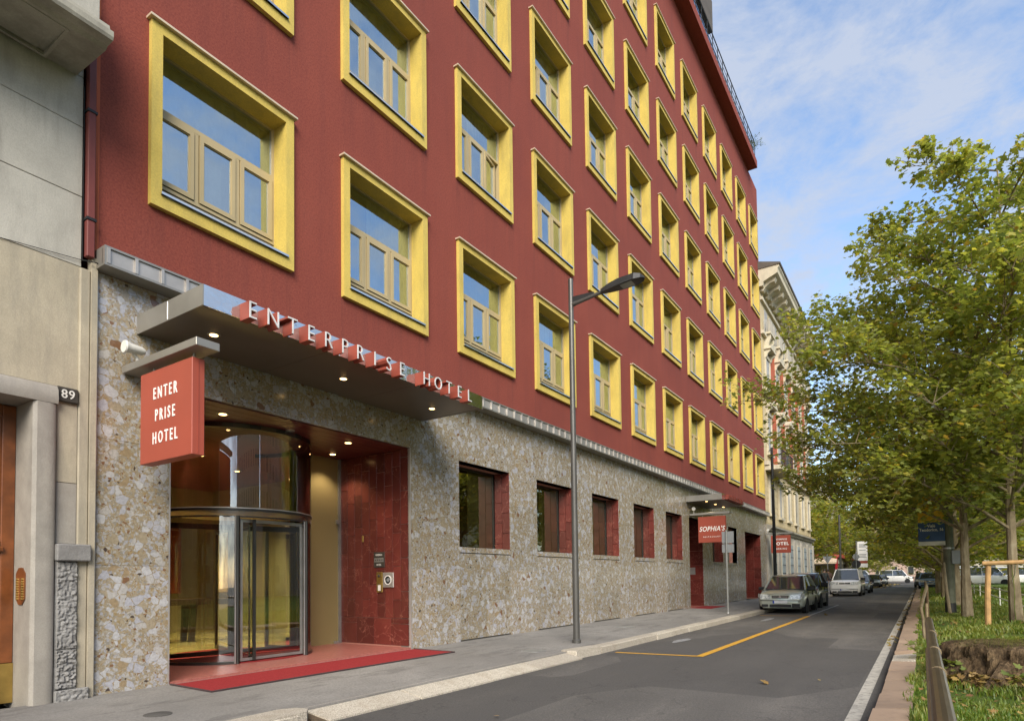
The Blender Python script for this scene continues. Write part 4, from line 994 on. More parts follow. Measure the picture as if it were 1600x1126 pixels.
for k in range(5):
    x0, x1 = bays[k]+1.27, bays[k+1]-.16
    MB().box(x0, x1, -.05, -.001, 8.3, 16.0).build('stucco_panel', 'orange_stucco', orn)
def owin(x, z, w, h, ped, depth=.12):
    f = MB().box(x-.14, x, -depth, 0, z, z+h).box(x+w, x+w+.14, -depth, 0, z, z+h).box(x-.14, x+w+.14, -depth-.01, 0, z+h, z+h+.2).build('window', 'cream_trim', orn)
    MB().box(x, x+w, -.03, -.001, z, z+h).build('shutter', 'shutter', f)
    MB().box(x-.2, x+w+.2, -.18, -.001, z-.16, z-.001).build('sill', 'cream_trim', f)
    if ped:
        MB().prism([(x-.3, z+h+.45), (x+w+.3, z+h+.45), (x+w+.3, z+h+.56), (x+w/2, z+h+.9), (x-.3, z+h+.56)], 'y', -.42, -.001).build('pediment', 'cream_trim', f)
        for q in (x-.2, x+w+.02): MB().prism([(-.001, z+h-.1), (-.14, z+h), (-.20, z+h+.18), (-.36, z+h+.32), (-.36, z+h+.44), (-.001, z+h+.44)], 'x', q, q+.18).build('console', 'cream_trim', f)
    return f
for k, x in enumerate(bays):
    if x > PX1-1.2: continue
    g_ = MB().box(x-.1, x+1.2, -.13, -.101, .0, 3.5).build('ground_window', 'cream_trim', orn)
    MB().box(x, x+1.1, -.16, -.131, .1, 3.4).build('shutter', 'grey_shutter', g_)
    for q in range(6): MB().box(x, x+1.1, -.175, -.161, .3+q*.55, .34+q*.55).build('bar', 'iron', g_)
    MB().box(x+1.45, x+1.75, -.22, -.101, 0, 3.75).build('pilaster', 'limestone', orn)
    owin(x, 5.1, 1.05, 2.2, False); owin(x, 8.9, 1.1, 2.4, True, .09); owin(x, 12.7, 1.1, 2.2, True, .09)
    bl = MB().box(x-.25, x+1.35, -.42, -.0, 16.3, 16.42).build('balcony', 'cream_trim', orn)
    pr = MB().box(x-.25, x+1.35, -.40, -.33, 17.15, 17.22)
    for q in range(11): pr.box(x-.24+q*.155, x-.19+q*.155, -.40, -.35, 16.42, 17.15)
    for q in range(3): pr.box(x-.25, x-.19, -.33+q*.13, -.28+q*.13, 16.42, 17.2)
    pr.build('balustrade', 'limestone', bl)
    MB().box(x+.1, x+1.0, -.02, -.001, 16.5, 18.0).build('attic_window', 'shutter', orn)
    for q in (x-.1, x+1.0): MB().prism([(-.001, 15.4), (-.22, 15.5), (-.28, 15.8), (-.38, 16.0), (-.38, 16.3), (-.001, 16.3)], 'x', q, q+.22).build('console', 'cream_trim', orn)
fb = MB().box(PX0+.1, 44.4, -.95, -.0, 7.7, 7.95).build('balcony', 'cream_trim', orn)
br = MB()
for q in range(26): br.box(PX0+.15+q*.165, PX0+.175+q*.165, -.92, -.9, 7.95, 8.9)
br.box(PX0+.1, 44.4, -.94, -.88, 8.9, 8.95).build('balcony_railing', 'iron', fb)
cn = MB().prism([(0, 18.9), (-.25, 18.9), (-.3, 19.15), (-1.02, 19.45), (-1.1, 19.5), (-1.12, 19.75), (-1.2, 19.85), (-1.2, 19.95), (0, 20.3)], 'x', PX0-.3, PX1+.6).build('cornice', 'cream_trim', orn)
bk = mesh_of(MB().prism([(-.02, 18.75), (-.2, 18.72), (-.32, 18.9), (-.6, 19.1), (-.85, 19.15), (-.92, 19.3), (-.92, 19.44), (-.02, 19.44)], 'x', 0, .42), 'bracket', 'cream_trim')
for k in range(15): inst('bracket', bk, cn, Vector((PX0+.05+k*1.24, 0, 0))-wloc(cn))
MB().prism([(-1.25, 19.96), (-1.28, 20.06), (6, 22.2), (6, 19.96)], 'x', PX0-.35, PX1+.7).build('roof', 'roof_tile', orn)
MB().tube([(50.7, -1.15, 19.8), (50.7, -.9, 19.2), (50.7, -.35, 18.7), (50.7, -.12, 18.2), (50.7, -.12, 4.5)], .07, 8).build('downpipe', 'cornice_stone', orn)

# ------------------------------------------------------------------ leaves and trees
LEAF = [(0, -.5), (.16, -.36), (.46, -.40), (.34, -.12), (.55, .10), (.24, .16), (.20, .40), (0, .62), (-.20, .40), (-.24, .16), (-.55, .10), (-.34, -.12), (-.46, -.40), (-.16, -.36)]
LEAF_S = [(0, -.5), (.42, -.3), (.5, .08), (.2, .2), (0, .6), (-.2, .2), (-.5, .08), (-.42, -.3)]
def tree_parts(seed, H, r0, zb, prof, nleaf, lsize, lean=(0, 0), simple=False, nlimb=26, droop=.0, asym=None):
    g = random.Random(seed); tm = MB(); tips = []
    tp_ = []
    for i in range(9):
        t = i/8; tp_.append(Vector((lean[0]*t*t+.12*noise.noise(Vector((seed, t*3, 0))), lean[1]*t*t+.12*noise.noise(Vector((seed, 5, t*3))), H*.90*t)))
    def trunk_at(z):
        t = min(1, max(0, z/(H*.90)))*8; i = min(7, int(t)); return tp_[i].lerp(tp_[i+1], t-i)
    tm.tube([p for p in tp_], [r0*(1.25 if i == 0 else 1)*(1-.88*i/8) for i in range(9)], 9)
    for k in range(nlimb):
        z = zb+(H*.93-zb)*((k+.5)/nlimb)**1.05; az = k*2.39996+g.uniform(-.3, .3)
        rad = prof(z)*g.uniform(.78, 1.12)
        if asym: rad *= asym(az)
        p0 = trunk_at(z-.35*rad if z-.35*rad > zb*.7 else zb*.7+.1*k/nlimb); el = g.uniform(.25, .65)
        tgt = Vector((math.cos(az)*rad, math.sin(az)*rad, z))+Vector((p0.x, p0.y, 0))
        path = []
        for i in range(6):
            t = i/5; q = p0.lerp(tgt, t); q.z += .10*rad*math.sin(t*math.pi)-droop*t*t*rad; q += Vector((g.gauss(0, .05), g.gauss(0, .05), g.gauss(0, .05)))*rad*.35*t; path.append(q)
        rr = r0*.36*(1-.75*z/H)+.012
        tm.tube(path, [rr*(1-.8*i/5) for i in range(6)], 5)
        nt_ = max(5, int(rad*5))
        for j in range(nt_):
            t = g.uniform(.18, 1.0); i = min(4, int(t*5)); b0 = path[i].lerp(path[i+1], t*5-i)
            d = Vector((g.gauss(0, 1), g.gauss(0, 1), g.gauss(.45 if t < .7 else .9, .6))).normalized(); d = (d+(path[5]-path[0]).normalized()*(.8 if t < .7 else .5)).normalized()
            ln = rad*g.uniform(.16, .38)*(1.15-.5*t)+.15
            q1 = b0+d*ln*.5+Vector((0, 0, .06)); q2 = b0+d*ln
            tm.tube([b0, q1, q2], [rr*.28+.003, .006, .003], 4, False)
            tips.append((b0.lerp(q1, .5), q1, q2, ln))
    V = []; F = []; shp = np.array(LEAF_S if simple else LEAF); nl = len(shp)
    wts = [max(.2, t[3]) for t in tips]; tot = sum(wts)
    for (a, b_, c_, ln), w in zip(tips, wts):
        for q in range(max(1, int(nleaf*w/tot+g.random()))):
            t = g.random()**.7; base = (a.lerp(b_, t*2) if t < .5 else b_.lerp(c_, t*2-1))
            sg = (.10+ln*.13)*(1.15-.75*t)
            p = base+Vector((g.gauss(0, sg), g.gauss(0, sg), g.gauss(-.03, sg*.7)))
            s = lsize*g.uniform(.55, 1.25)
            nrm = Vector((g.gauss(0, .55), g.gauss(0, .55), 1)).normalized(); u = nrm.orthogonal().normalized(); u.rotate(Matrix.Rotation(g.uniform(0, 6.28), 3, nrm)); v = nrm.cross(u)
            k0 = len(V); fold = g.uniform(.1, .4)
            for (x, y) in shp: V.append(tuple(p+u*(x*s)+v*(y*s)-nrm*(abs(x)*fold*s+.25*y*y*s)))
            F.append(tuple(range(k0, k0+nl)))
    return tm, V, F
def tree(loc, label, seed, H, r0, zb, prof, nleaf, lsize, mat='leaves', group='plane trees along the park verge', **kw):
    t = thing('plane_tree', label, 'tree', loc, group)
    tm, V, F = tree_parts(seed, H, r0, zb, prof, nleaf, lsize, **kw)
    tm.smooth = True; me = tm.mesh('trunk'); me.materials.append(M['bark']); inst('trunk', me, t)
    me = bpy.data.meshes.new('crown'); me.from_pydata(V, [], F); me.update(); me.materials.append(M[mat]); inst('crown', me, t)
    return t
def lerp_prof(pts):
    def f(z):
        for (z0, r_0), (z1, r_1) in zip(pts, pts[1:]):
            if z <= z1: return r_0+(r_1-r_0)*max(0, (z-z0)/(z1-z0))
        return pts[-1][1]
    return f
tree((20.2, -9.76, -.05), 'nearest plane tree with slim pale trunk tied to a wooden stake frame', 11, 13.4, .125, 3.4, lerp_prof([(2.5, 3.2), (5, 4.3), (8, 4.3), (10.5, 3.3), (12.2, 2.0), (13.6, .8)]), 32000, .135, nlimb=38)
tree((22.4, -8.86, -.05), 'plane tree with stout bare trunk arching over the road behind the staked tree', 23, 12.9, .125, 3.6, lerp_prof([(3, 4.8), (6, 5.6), (8.5, 5.3), (10, 3.9), (11.5, 2.5), (13.0, .9)]), 36000, .135, nlimb=42)
tree((30.0, -8.9, -.05), 'plane tree standing just behind the signed green column', 31, 12, .15, 2.7, lerp_prof([(2.4, 3.8), (6, 5.6), (9, 4.2), (12, .6)]), 18000, .16, simple=True, nlimb=32)
farA = tree((39.5, -8.8, -.05), 'plane tree shading the road beside the far half of the railing', 41, 11.5, .17, 2.3, lerp_prof([(2.0, 4.2), (6, 4.9), (9, 3.6), (11.5, .6)]), 11500, .20, 'leaves_far', simple=True, nlimb=26)
farB = tree((50, -8.7, -.05), 'plane tree leaning over the road before the parked blue car', 43, 11, .17, 2.2, lerp_prof([(2.0, 4.4), (6, 5.2), (8.5, 3.8), (11, .6)]), 10500, .22, 'leaves_far', simple=True, nlimb=26)
spots = [(64, -9.8, 'yellowing plane tree beside the blue car on the right verge'), (78, -9.2, 'plane tree on the right verge beyond the blue car'), (92, -9.5, 'second plane tree on the right verge beyond the blue car'), (110, -9, 'farthest plane tree on the right verge'),
         (84, 1.2, 'golden plane tree standing over the parked black car on the left pavement'), (95, .5, 'plane tree on the left pavement behind the black car'), (108, 1.0, 'plane tree deep in the left avenue row'), (122, 0, 'farthest plane tree of the left avenue row'), (72, 9, 'plane tree behind the red awning shop'), (82, 12, 'broad plane tree rising behind the shop roof'),
         (60, -15, 'plane tree out on the lawn right of the verge row'), (44, -13.5, 'plane tree on the lawn behind the stake frame'), (85, -19, 'plane tree far out on the lawn')
         , (65.5, 2.6, 'tall plane tree at the corner just past the ornate house'), (71.5, 6.5, 'plane tree behind the give way sign at the side street corner'), (57, -9.4, 'plane tree hanging low over the road past the bent railing'), (83, -.4, 'plane tree in front of the far end of the corner shop'), (71, -10.2, 'plane tree just behind the pale blue car')]
for i, (x, y, lab) in enumerate(spots):
    o = copy_tree((farA, farB)[i % 2], None, lab); o.location = (x, y, -.05); o.rotation_euler.z = i*1.7; s = 1+.12*math.sin(i*2.3)
    s = {13: 1.3, 14: 1.12, 15: 1.05, 16: 1.2}.get(i, s)
    o.scale = (s, s, s)

# stake frame round the nearest tree
sf = thing('tree_stake_frame', 'wooden stake frame supporting the nearest tree', 'stakes', (19, -9.7, 0))
for (x, y, dx) in ((18.5, -9.06, .06), (18.5, -10.42, -.05), (20.9, -10.5, 0)): MB().tube([(x, y, -.15), (x+dx*.5, y-dx*.3, .7), (x+dx, y-dx, 1.47)], [.062, .06, .055], 10).build('post', 'stake_wood', sf)
for (a, b_) in (((18.5, -9.0, 1.47), (18.52, -10.6, 1.50)), ((18.55, -10.4, 1.42), (20.9, -10.5, 1.42))): MB().tube([a, b_], .05, 8).build('crossbar', 'stake_wood', sf)
MB().tube([(18.55, -9.62, 1.46), (19.6, -9.7, 1.2), (20.1, -9.68, 1.0)], .012, 5).build('strap', 'sign_pale', sf)
o = MB().tube([(18.6, -9.55, 1.45), (18.7, -9.6, .8), (18.68, -9.58, .4), (18.8, -9.62, -.02)], .008, 5).build('green_cord', 'weed_leaf'); tag(o, 'green cord hanging from the wooden stake frame', 'cord')
fn = thing('park_fence', 'low white tube fence across the lawn behind the stake frame', 'fence', (40, -10.6, 0))
for z, n_ in ((.30, 0), (.62, 1)): MB().tube([(16, -10.05, z), (30, -10.2, z), (60, -10.6, z), (90, -11, z)], .022, 6).build('rail', 'white_plastic', fn)
for x in range(18, 90, 6): MB().tube([(x, -10.07-.012*(x-16), -.1), (x, -10.07-.012*(x-16), .66)], .025, 6).build('post', 'white_plastic', fn)

# ------------------------------------------------------------------ stump, weeds, litter
g = random.Random(8)
stp = thing('tree_stump', 'huge weathered tree stump with crumbling bark beside the railing', 'stump', (STUMP[0], STUMP[1], -.1))
mb = MB(); vs = []; n = 190; hs = [-.14, -.06, .0, .04, .08, .12, .16, .20, .24, .28, .32, .36, .385, .40]
for j, h in enumerate(hs):
    for k in range(n):
        t = 2*math.pi*k/n; c_, s_ = math.cos(t), math.sin(t)
        fl_ = 1+.32*max(0, (.14-h))+.10*noise.noise(Vector((c_*2.5, s_*2.5, h)))+.09*noise.noise(Vector((c_*8, s_*8, h*3)))+.05*abs(noise.noise(Vector((c_*22, s_*22, h*6))))+.03*noise.noise(Vector((c_*50, s_*50, h*30)))
        q = (1, 1, 1, 1, 1, 1, 1, 1, 1, 1, .99, .97, .92, .80)[j]
        vs.append((STUMP[0]+.66*fl_*q*c_, STUMP[1]+.98*fl_*q*s_, h+.035*noise.noise(Vector((c_*5, s_*5, 2)))*(j > 5)))
mb.add(vs, [(j*n+k, j*n+(k+1) % n, (j+1)*n+(k+1) % n, (j+1)*n+k) for j in range(len(hs)-1) for k in range(n)]+[tuple((len(hs)-1)*n+k for k in range(n))])
mb.build('bark', 'stump_bark', stp)
for k in range(9):
    t = 2.2+k*.52; p = Vector((STUMP[0]+.7*math.cos(t), STUMP[1]+1.0*math.sin(t), .18)); d = Vector((math.cos(t), math.sin(t), 0))
    MB().tube([p-d*.1, p+d*.12+Vector((0, 0, -.1)), p+d*.35+Vector((.05, .04, -.24)), p+d*.6+Vector((.12, .08, -.30))], [.09, .075, .05, .02], 7).build('root', 'stump_bark', stp)
V = []; F = []
for k in range(2200):
    x, y = STUMP[0]+g.uniform(-.55, .55), STUMP[1]+g.uniform(-.85, .85); z = .38
    t = g.uniform(0, 6.28); hh = g.uniform(.04, .13); a = len(V); w = .008
    V += [(x-w, y, z), (x+w, y, z), (x+math.cos(t)*hh*.6, y+math.sin(t)*hh*.6, z+hh)]; F.append((a, a+1, a+2))
scatter_mesh('moss_tuft', 'grass_blade', [tuple(Vector(p)-wloc(stp)) for p in V], F, 'stuff', stp)
def leaf_cloud(n, fn_, size, shp=LEAF, seed=1, flat=.3):
    q = random.Random(seed); V = []; F = []
    for k in range(n):
        p = fn_(q)
        if p is None: continue
        s = size*q.uniform(.6, 1.3); nrm = Vector((q.gauss(0, flat), q.gauss(0, flat), 1)).normalized(); u = nrm.orthogonal().normalized(); u.rotate(Matrix.Rotation(q.uniform(0, 6.28), 3, nrm)); v = nrm.cross(u); k0 = len(V); cu_ = q.uniform(-.2, .6)
        for (x, y) in shp: V.append(tuple(Vector(p)+u*x*s+v*y*s+nrm*(cu_*(x*x+y*y)*s)))
        F.append(tuple(range(k0, k0+len(shp))))
    return V, F
def lit(q):
    x = 4.5+abs(q.gauss(0, 14)); y = -7.7-abs(q.gauss(0, 2.2)); return (x, y, zpark(x, y)+q.uniform(.01, .05))
def lit2(q):
    t = q.uniform(2.0, 5.2); r_ = q.uniform(.85, 1.25); x, y = STUMP[0]+.8*r_*math.cos(t), STUMP[1]+1.05*r_*math.sin(t); return (x, y, zpark(x, y)+q.uniform(.0, .16)/r_)
def lit3(q):
    x = q.uniform(14, 90); y = -7.15-abs(q.gauss(0, .12)); return (x, y, ZR+.02)
def lit4(q):
    x = q.uniform(75, 110); y = -2.6-abs(q.gauss(0, .9)); return (x, y, ZR+.03)
V, F = leaf_cloud(1700, lit, .065, LEAF, 3)
for f_, n_, s_, sd_ in ((lit2, 700, .075, 4), (lit3, 170, .08, 5), (lit4, 500, .22, 6)):
    V2, F2 = leaf_cloud(n_, f_, s_, LEAF, sd_, .5); k = len(V); V += V2; F += [tuple(i+k for i in f) for f in F2]
o = scatter_mesh('leaf_litter', 'dead_leaf', V, F, 'stuff'); o['label'] = 'brown fallen leaves scattered over the verge'
for i, (x, y, s, lab) in enumerate(((8.75, -6.02, .09, 'curled brown leaf lying alone near the right side of the road'), (9.3, -6.6, .06, 'small tan leaf on the asphalt close to the white line'), (5.3, -4.1, .045, 'tiny fallen leaf in the middle of the near road'), (24.6, -4.9, .12, 'orange leaf on the road beside the front wheel of the sage car'))):
    V, F = leaf_cloud(1, lambda q: (x, y, zroad(x, y)+.03), s, LEAF, 20+i, .3); o = scatter_mesh('fallen_leaf', 'dead_leaf', V, F); tag(o, lab, 'leaf', 'single leaves on the road')
wl = [(9.2, -8.05, .22, 26, 'leafy weed at the road side foot of the stump'), (10.9, -8.75, .34, 40, 'bushy leafy weed on the far side of the stump'), (9.9, -9.5, .3, 30, 'leafy weed growing over the right end of the stump'), (8.4, -8.7, .2, 22, 'low weed in front of the stump'), (11.6, -7.72, .22, 26, 'weed growing out of the broken kerb joint')]
for i, (x, y, h, n_, lab) in enumerate(wl):
    w = thing('weed_plant', lab, 'plant', (x, y, zpark(x, y)), 'weeds round the stump'); g = random.Random(50+i); st = MB(); V = []; F = []
    for k in range(n_//3):
        t = g.uniform(0, 6.28); p1 = Vector((x+math.cos(t)*h*.7, y+math.sin(t)*h*.7, zpark(x, y)+h*g.uniform(.5, 1.1))); st.tube([(x, y, zpark(x, y)-.02), ((x*2+p1.x)/3, (y*2+p1.y)/3, p1.z*.6), p1], .004, 4, False)
        V2, F2 = leaf_cloud(7, lambda q: p1+Vector((q.gauss(0, .05), q.gauss(0, .05), q.gauss(0, .04))), .075, LEAF, 90+i*20+k, .4); k0 = len(V); V += V2; F += [tuple(a+k0 for a in f) for f in F2]
    st.build('stem', 'weed_leaf', w); scatter_mesh('foliage', 'weed_leaf', [tuple(Vector(p)-wloc(w)) for p in V], F, None, w)

# ------------------------------------------------------------------ railings
r1 = thing('park_railing', 'thick bronze tube railing running along the verge from the camera', 'railing', (4, -7.84, 0))
MB().tube([(-2, -7.845, .8), (7.1, -7.838, .8)], .031, 14).build('top_rail', 'rail_bronze', r1); MB().tube([(-2, -7.826, .52), (7.1, -7.826, .52)], .024, 10).build('lower_rail', 'rail_bronze', r1)
for x in (1.0, 2.95, 4.9, 7.0): MB().tube([(x, -7.838, -.2), (x, -7.838, .79)], .024, 10).build('post', 'rail_bronze', r1)
for x in (3.3, 4.2, 5.4): MB().tube([(x, -7.8435, .8), (x+.02, -7.8435, .8)], .0335, 14).build('joint_ring', 'rail_worn', r1)
r2 = thing('bent_railing', 'bent and worn metal railing end beyond the stump', 'railing', (14.5, -7.82, 0))
MB().tube([(14.45, -7.80, -.15), (14.48, -7.79, .35), (14.46, -7.76, .58), (14.9, -7.80, .74), (16, -7.86, .92), (18, -7.88, .95), (26, -7.9, .95), (34, -7.9, .93)], .028, 10).build('top_rail', 'rail_worn', r2)
MB().tube([(14.75, -7.85, -.15), (14.75, -7.85, .66)], .028, 8).build('post', 'rail_worn', r2)
for x in (18, 22, 26, 30, 34): MB().tube([(x, -7.89, -.2), (x, -7.89, .94)], .026, 8).build('post', 'rail_bronze', r2)
MB().tube([(18, -7.89, .5), (34, -7.9, .5)], .02, 8).build('lower_rail', 'rail_bronze', r2)

# ------------------------------------------------------------------ lamps, poles, signs
lm = thing('street_lamp', 'tall grey street lamp with one angled head in front of the hotel', 'street lamp', (11.28, -1.92, -.06))
smooth(MB().tube([(11.28, -1.92, -.1), (11.28, -1.92, 1.2), (11.265, -1.93, 4.0), (11.255, -1.935, 7.40)], [.068, .066, .058, .05], 16)).build('pole', 'lamp_paint', lm)
smooth(MB().lathe([(.09, -.06), (.09, .0), (.07, .02)], (11.28, -1.92, -.0), 'z', 16)).build('base_collar', 'lamp_paint', lm)
MB().tube([(11.26, -1.93, 6.86), (11.26, -2.25, 6.90), (11.26, -2.72, 6.96)], [.045, .038, .035], 10).build('arm', 'lamp_paint', lm)
MB().prism([(-1.96, 6.82), (-2.45, 6.93), (-2.45, 7.0), (-1.96, 7.02)], 'x', 11.235, 11.285).build('arm_bracket', 'lamp_head', lm)
hd = MB(); pr = [(-2.62, .05, 6.93, 7.0), (-2.8, .09, 6.93, 7.05), (-3.0, .13, 6.94, 7.08), (-3.35, .15, 6.96, 7.09), (-3.47, .10, 6.975, 7.06), (-3.52, .03, 6.99, 7.02)]
for i, (y, w, z0, z1) in enumerate(pr): hd.v += [(11.26-w, y, z0), (11.26+w, y, z0), (11.26+w*.8, y, z1), (11.26-w*.8, y, z1)]
for i in range(len(pr)-1):
    for k in range(4): hd.f.append((i*4+k, i*4+(k+1) % 4, i*4+4+(k+1) % 4, i*4+4+k))
hd.f += [(0, 3, 2, 1), (20, 21, 22, 23)]; hd = hd.build('lamp_head', 'lamp_head', lm)
MB().add([(11.16, -3.05, 6.936), (11.36, -3.05, 6.936), (11.37, -3.3, 6.952), (11.15, -3.3, 6.952)], [(0, 1, 2, 3)]).build('lens', 'lamp_lens', hd)
l2 = thing('street_lamp', 'dark street lamp in front of the parking sign half hidden by leaves', 'street lamp', (32.0, -1.9, -.06))
smooth(MB().tube([(32.0, -1.9, -.1), (32.0, -1.9, 7.45)], [.085, .06], 12)).build('pole', 'iron', l2); MB().tube([(32, -1.9, 7.05), (32, -2.7, 7.12)], .035, 8).build('arm', 'iron', l2); MB().bev(31.88, 32.12, -3.4, -2.65, 7.08, 7.2, .04).build('lamp_head', 'lamp_head', l2)
def signpost(name, x, y, z1, label, cat, plates, mat='galv', r=.03):
    s = thing(name, label, cat, (x, y, -.06)); MB().tube([(x, y, -.1), (x, y, z1)], r, 10).build('post', mat, s)
    smooth(MB().lathe([(r*2.2, 0), (r*2, .02), (r, .05)], (x, y, zpave(y) if y > -2.5 else ZR), 'z', 12)).build('foot', mat, s)
    for pl in plates:
        p = pl[0].build('sign_plate', pl[1], s)
        for q in pl[2:]: q[0].build(q[2], q[1], p)
    return s
def plate(x, y0, y1, z0, z1, t=.02): return MB().bev(x, x+t, y0, y1, z0, z1, .004)
signpost('traffic_sign', 22.87, -1.97, 2.92, 'thin pole with two grey sign backs between restaurant sign and sage car', 'traffic sign',
         [(plate(22.91, -2.22, -1.80, 2.44, 2.86), 'sign_back'), (plate(22.91, -2.22, -1.80, 2.10, 2.40), 'sign_back')])
def disc(x, y, z, r_, n=24, a0=0): return MB().prism([(y+r_*math.cos(a0+2*math.pi*k/n), z+r_*math.sin(a0+2*math.pi*k/n)) for k in range(n)], 'x', x, x+.02)
signpost('traffic_sign', 55.5, -1.5, 2.95, 'upside down triangle give way sign seen from behind near the standing person', 'traffic sign', [(disc(55.55, -1.5, 2.55, .42, 3, -math.pi/2), 'sign_back')])
signpost('traffic_sign', 72.5, -2.2, 3.6, 'pole with a round dark sign back behind the white van', 'traffic sign', [(disc(72.55, -2.2, 2.35, .42), 'lamp_head'), (disc(72.55, -2.2, 3.1, .3), 'sign_back')])
signpost('lamp_pole', 61, -1.9, 6.5, 'plain brown pole standing beside the give way sign', 'pole', [], 'lamp_paint', .09)
bd = signpost('parking_board', 76, -2.0, 4.9, 'tall white information board on a pole above the white van', 'sign board', [(plate(75.95, -3.02, -2.1, 2.75, 4.8, .06), 'sign_white', (MB().box(75.94, 75.949, -3.02, -2.1, 2.05, 2.45), 'sign_white', 'lower_plate'), (MB().box(75.94, 75.949, -3.0, -2.12, 2.47, 2.73), 'letter_red', 'red_band'))], 'galv', .05)
for t, z, sz in (('PARK', 4.35, .22), ('HERE', 4.05, .2)): pass
bl = MB()
for k, z in enumerate((4.45, 4.32, 4.19, 3.85, 3.4, 3.25, 3.1)): bl.box(75.935, 75.944, -2.92+.05*(k % 2), -2.25, z, z+.06)
bl.build('print_lines', 'sign_back', bd)
# green column with the street sign
gc = thing('green_column', 'stout mottled green column with a grey collar on the verge', 'column', (25.1, -8.55, 0))
smooth(MB().lathe([(.155, -.2), (.155, .32), (.145, .33), (.145, 5.2)], (25.1, -8.55, 0), 'z', 18)).build('shaft', 'column_green', gc); smooth(MB().lathe([(.158, .0), (.158, .33)], (25.1, -8.55, -.05), 'z', 18)).build('base_band', 'lamp_head', gc)
smooth(MB().lathe([(.165, 0), (.165, .05)], (25.1, -8.55, 2.05), 'z', 18)).build('collar', 'galv', gc); MB().bev(24.92, 25.1, -8.86, -8.62, 1.55, 2.0, .02).build('meter_box', 'sign_back', gc)
ss = thing('street_sign', 'yellow and blue street sign reading viale teodorico half hidden in leaves', 'sign', (24.95, -8.1, 2.2))
MB().bev(24.93, 24.96, -8.47, -7.73, 2.96, 3.9, .005).build('yellow_plate', 'sign_yellow', ss); bp_ = MB().bev(24.93, 24.96, -8.47, -7.73, 2.32, 2.95, .005).build('blue_plate', 'sign_blue', ss); MB().bev(24.93, 24.96, -8.47, -7.73, 2.18, 2.315, .005).build('white_strip', 'sign_pale', ss)
for t, z in (('Viale', 2.83), ('Teodorico, 16', 2.70)): place(text_mb(t, .135, .003, .85, .002), (24.926, -8.1, z), (0, -1, 0), (0, 0, 1)).build('lettering', 'sign_white', bp_)
MB().tube([(24.97, -8.1, 2.2), (24.97, -8.1, 3.85)], .02, 6).tube([(24.97, -8.1, 2.6), (25.1, -8.5, 2.6)], .02, 6).tube([(24.97, -8.1, 3.5), (25.1, -8.5, 3.5)], .02, 6).build('bracket', 'galv', ss)
o = MB().tube([(23.9, -8.5, -.1), (23.95, -8.42, .8), (24.0, -8.38, 1.6)], [.05, .045, .04], 8).build('leaning_stake', 'bark'); tag(o, 'slender brown stake leaning in front of the green column', 'stake')
# manholes
for (x, y, s, lab) in ((3.25, -1.45, .13, 'small oval patch cover on the pavement by the stone house'), (9.7, -1.85, .24, 'round pale manhole cover on the pavement before the street lamp'), (15.3, -1.2, .3, 'dull brown manhole cover on the pavement beyond the street lamp')):
    o = smooth(MB().lathe([(s, -.02), (s, .0), (s*.95, .004)], (x, y, zpave(y)+.001), 'z', 24)).build('manhole_cover', 'galv' if s > .2 else 'asphalt'); tag(o, lab, 'manhole')

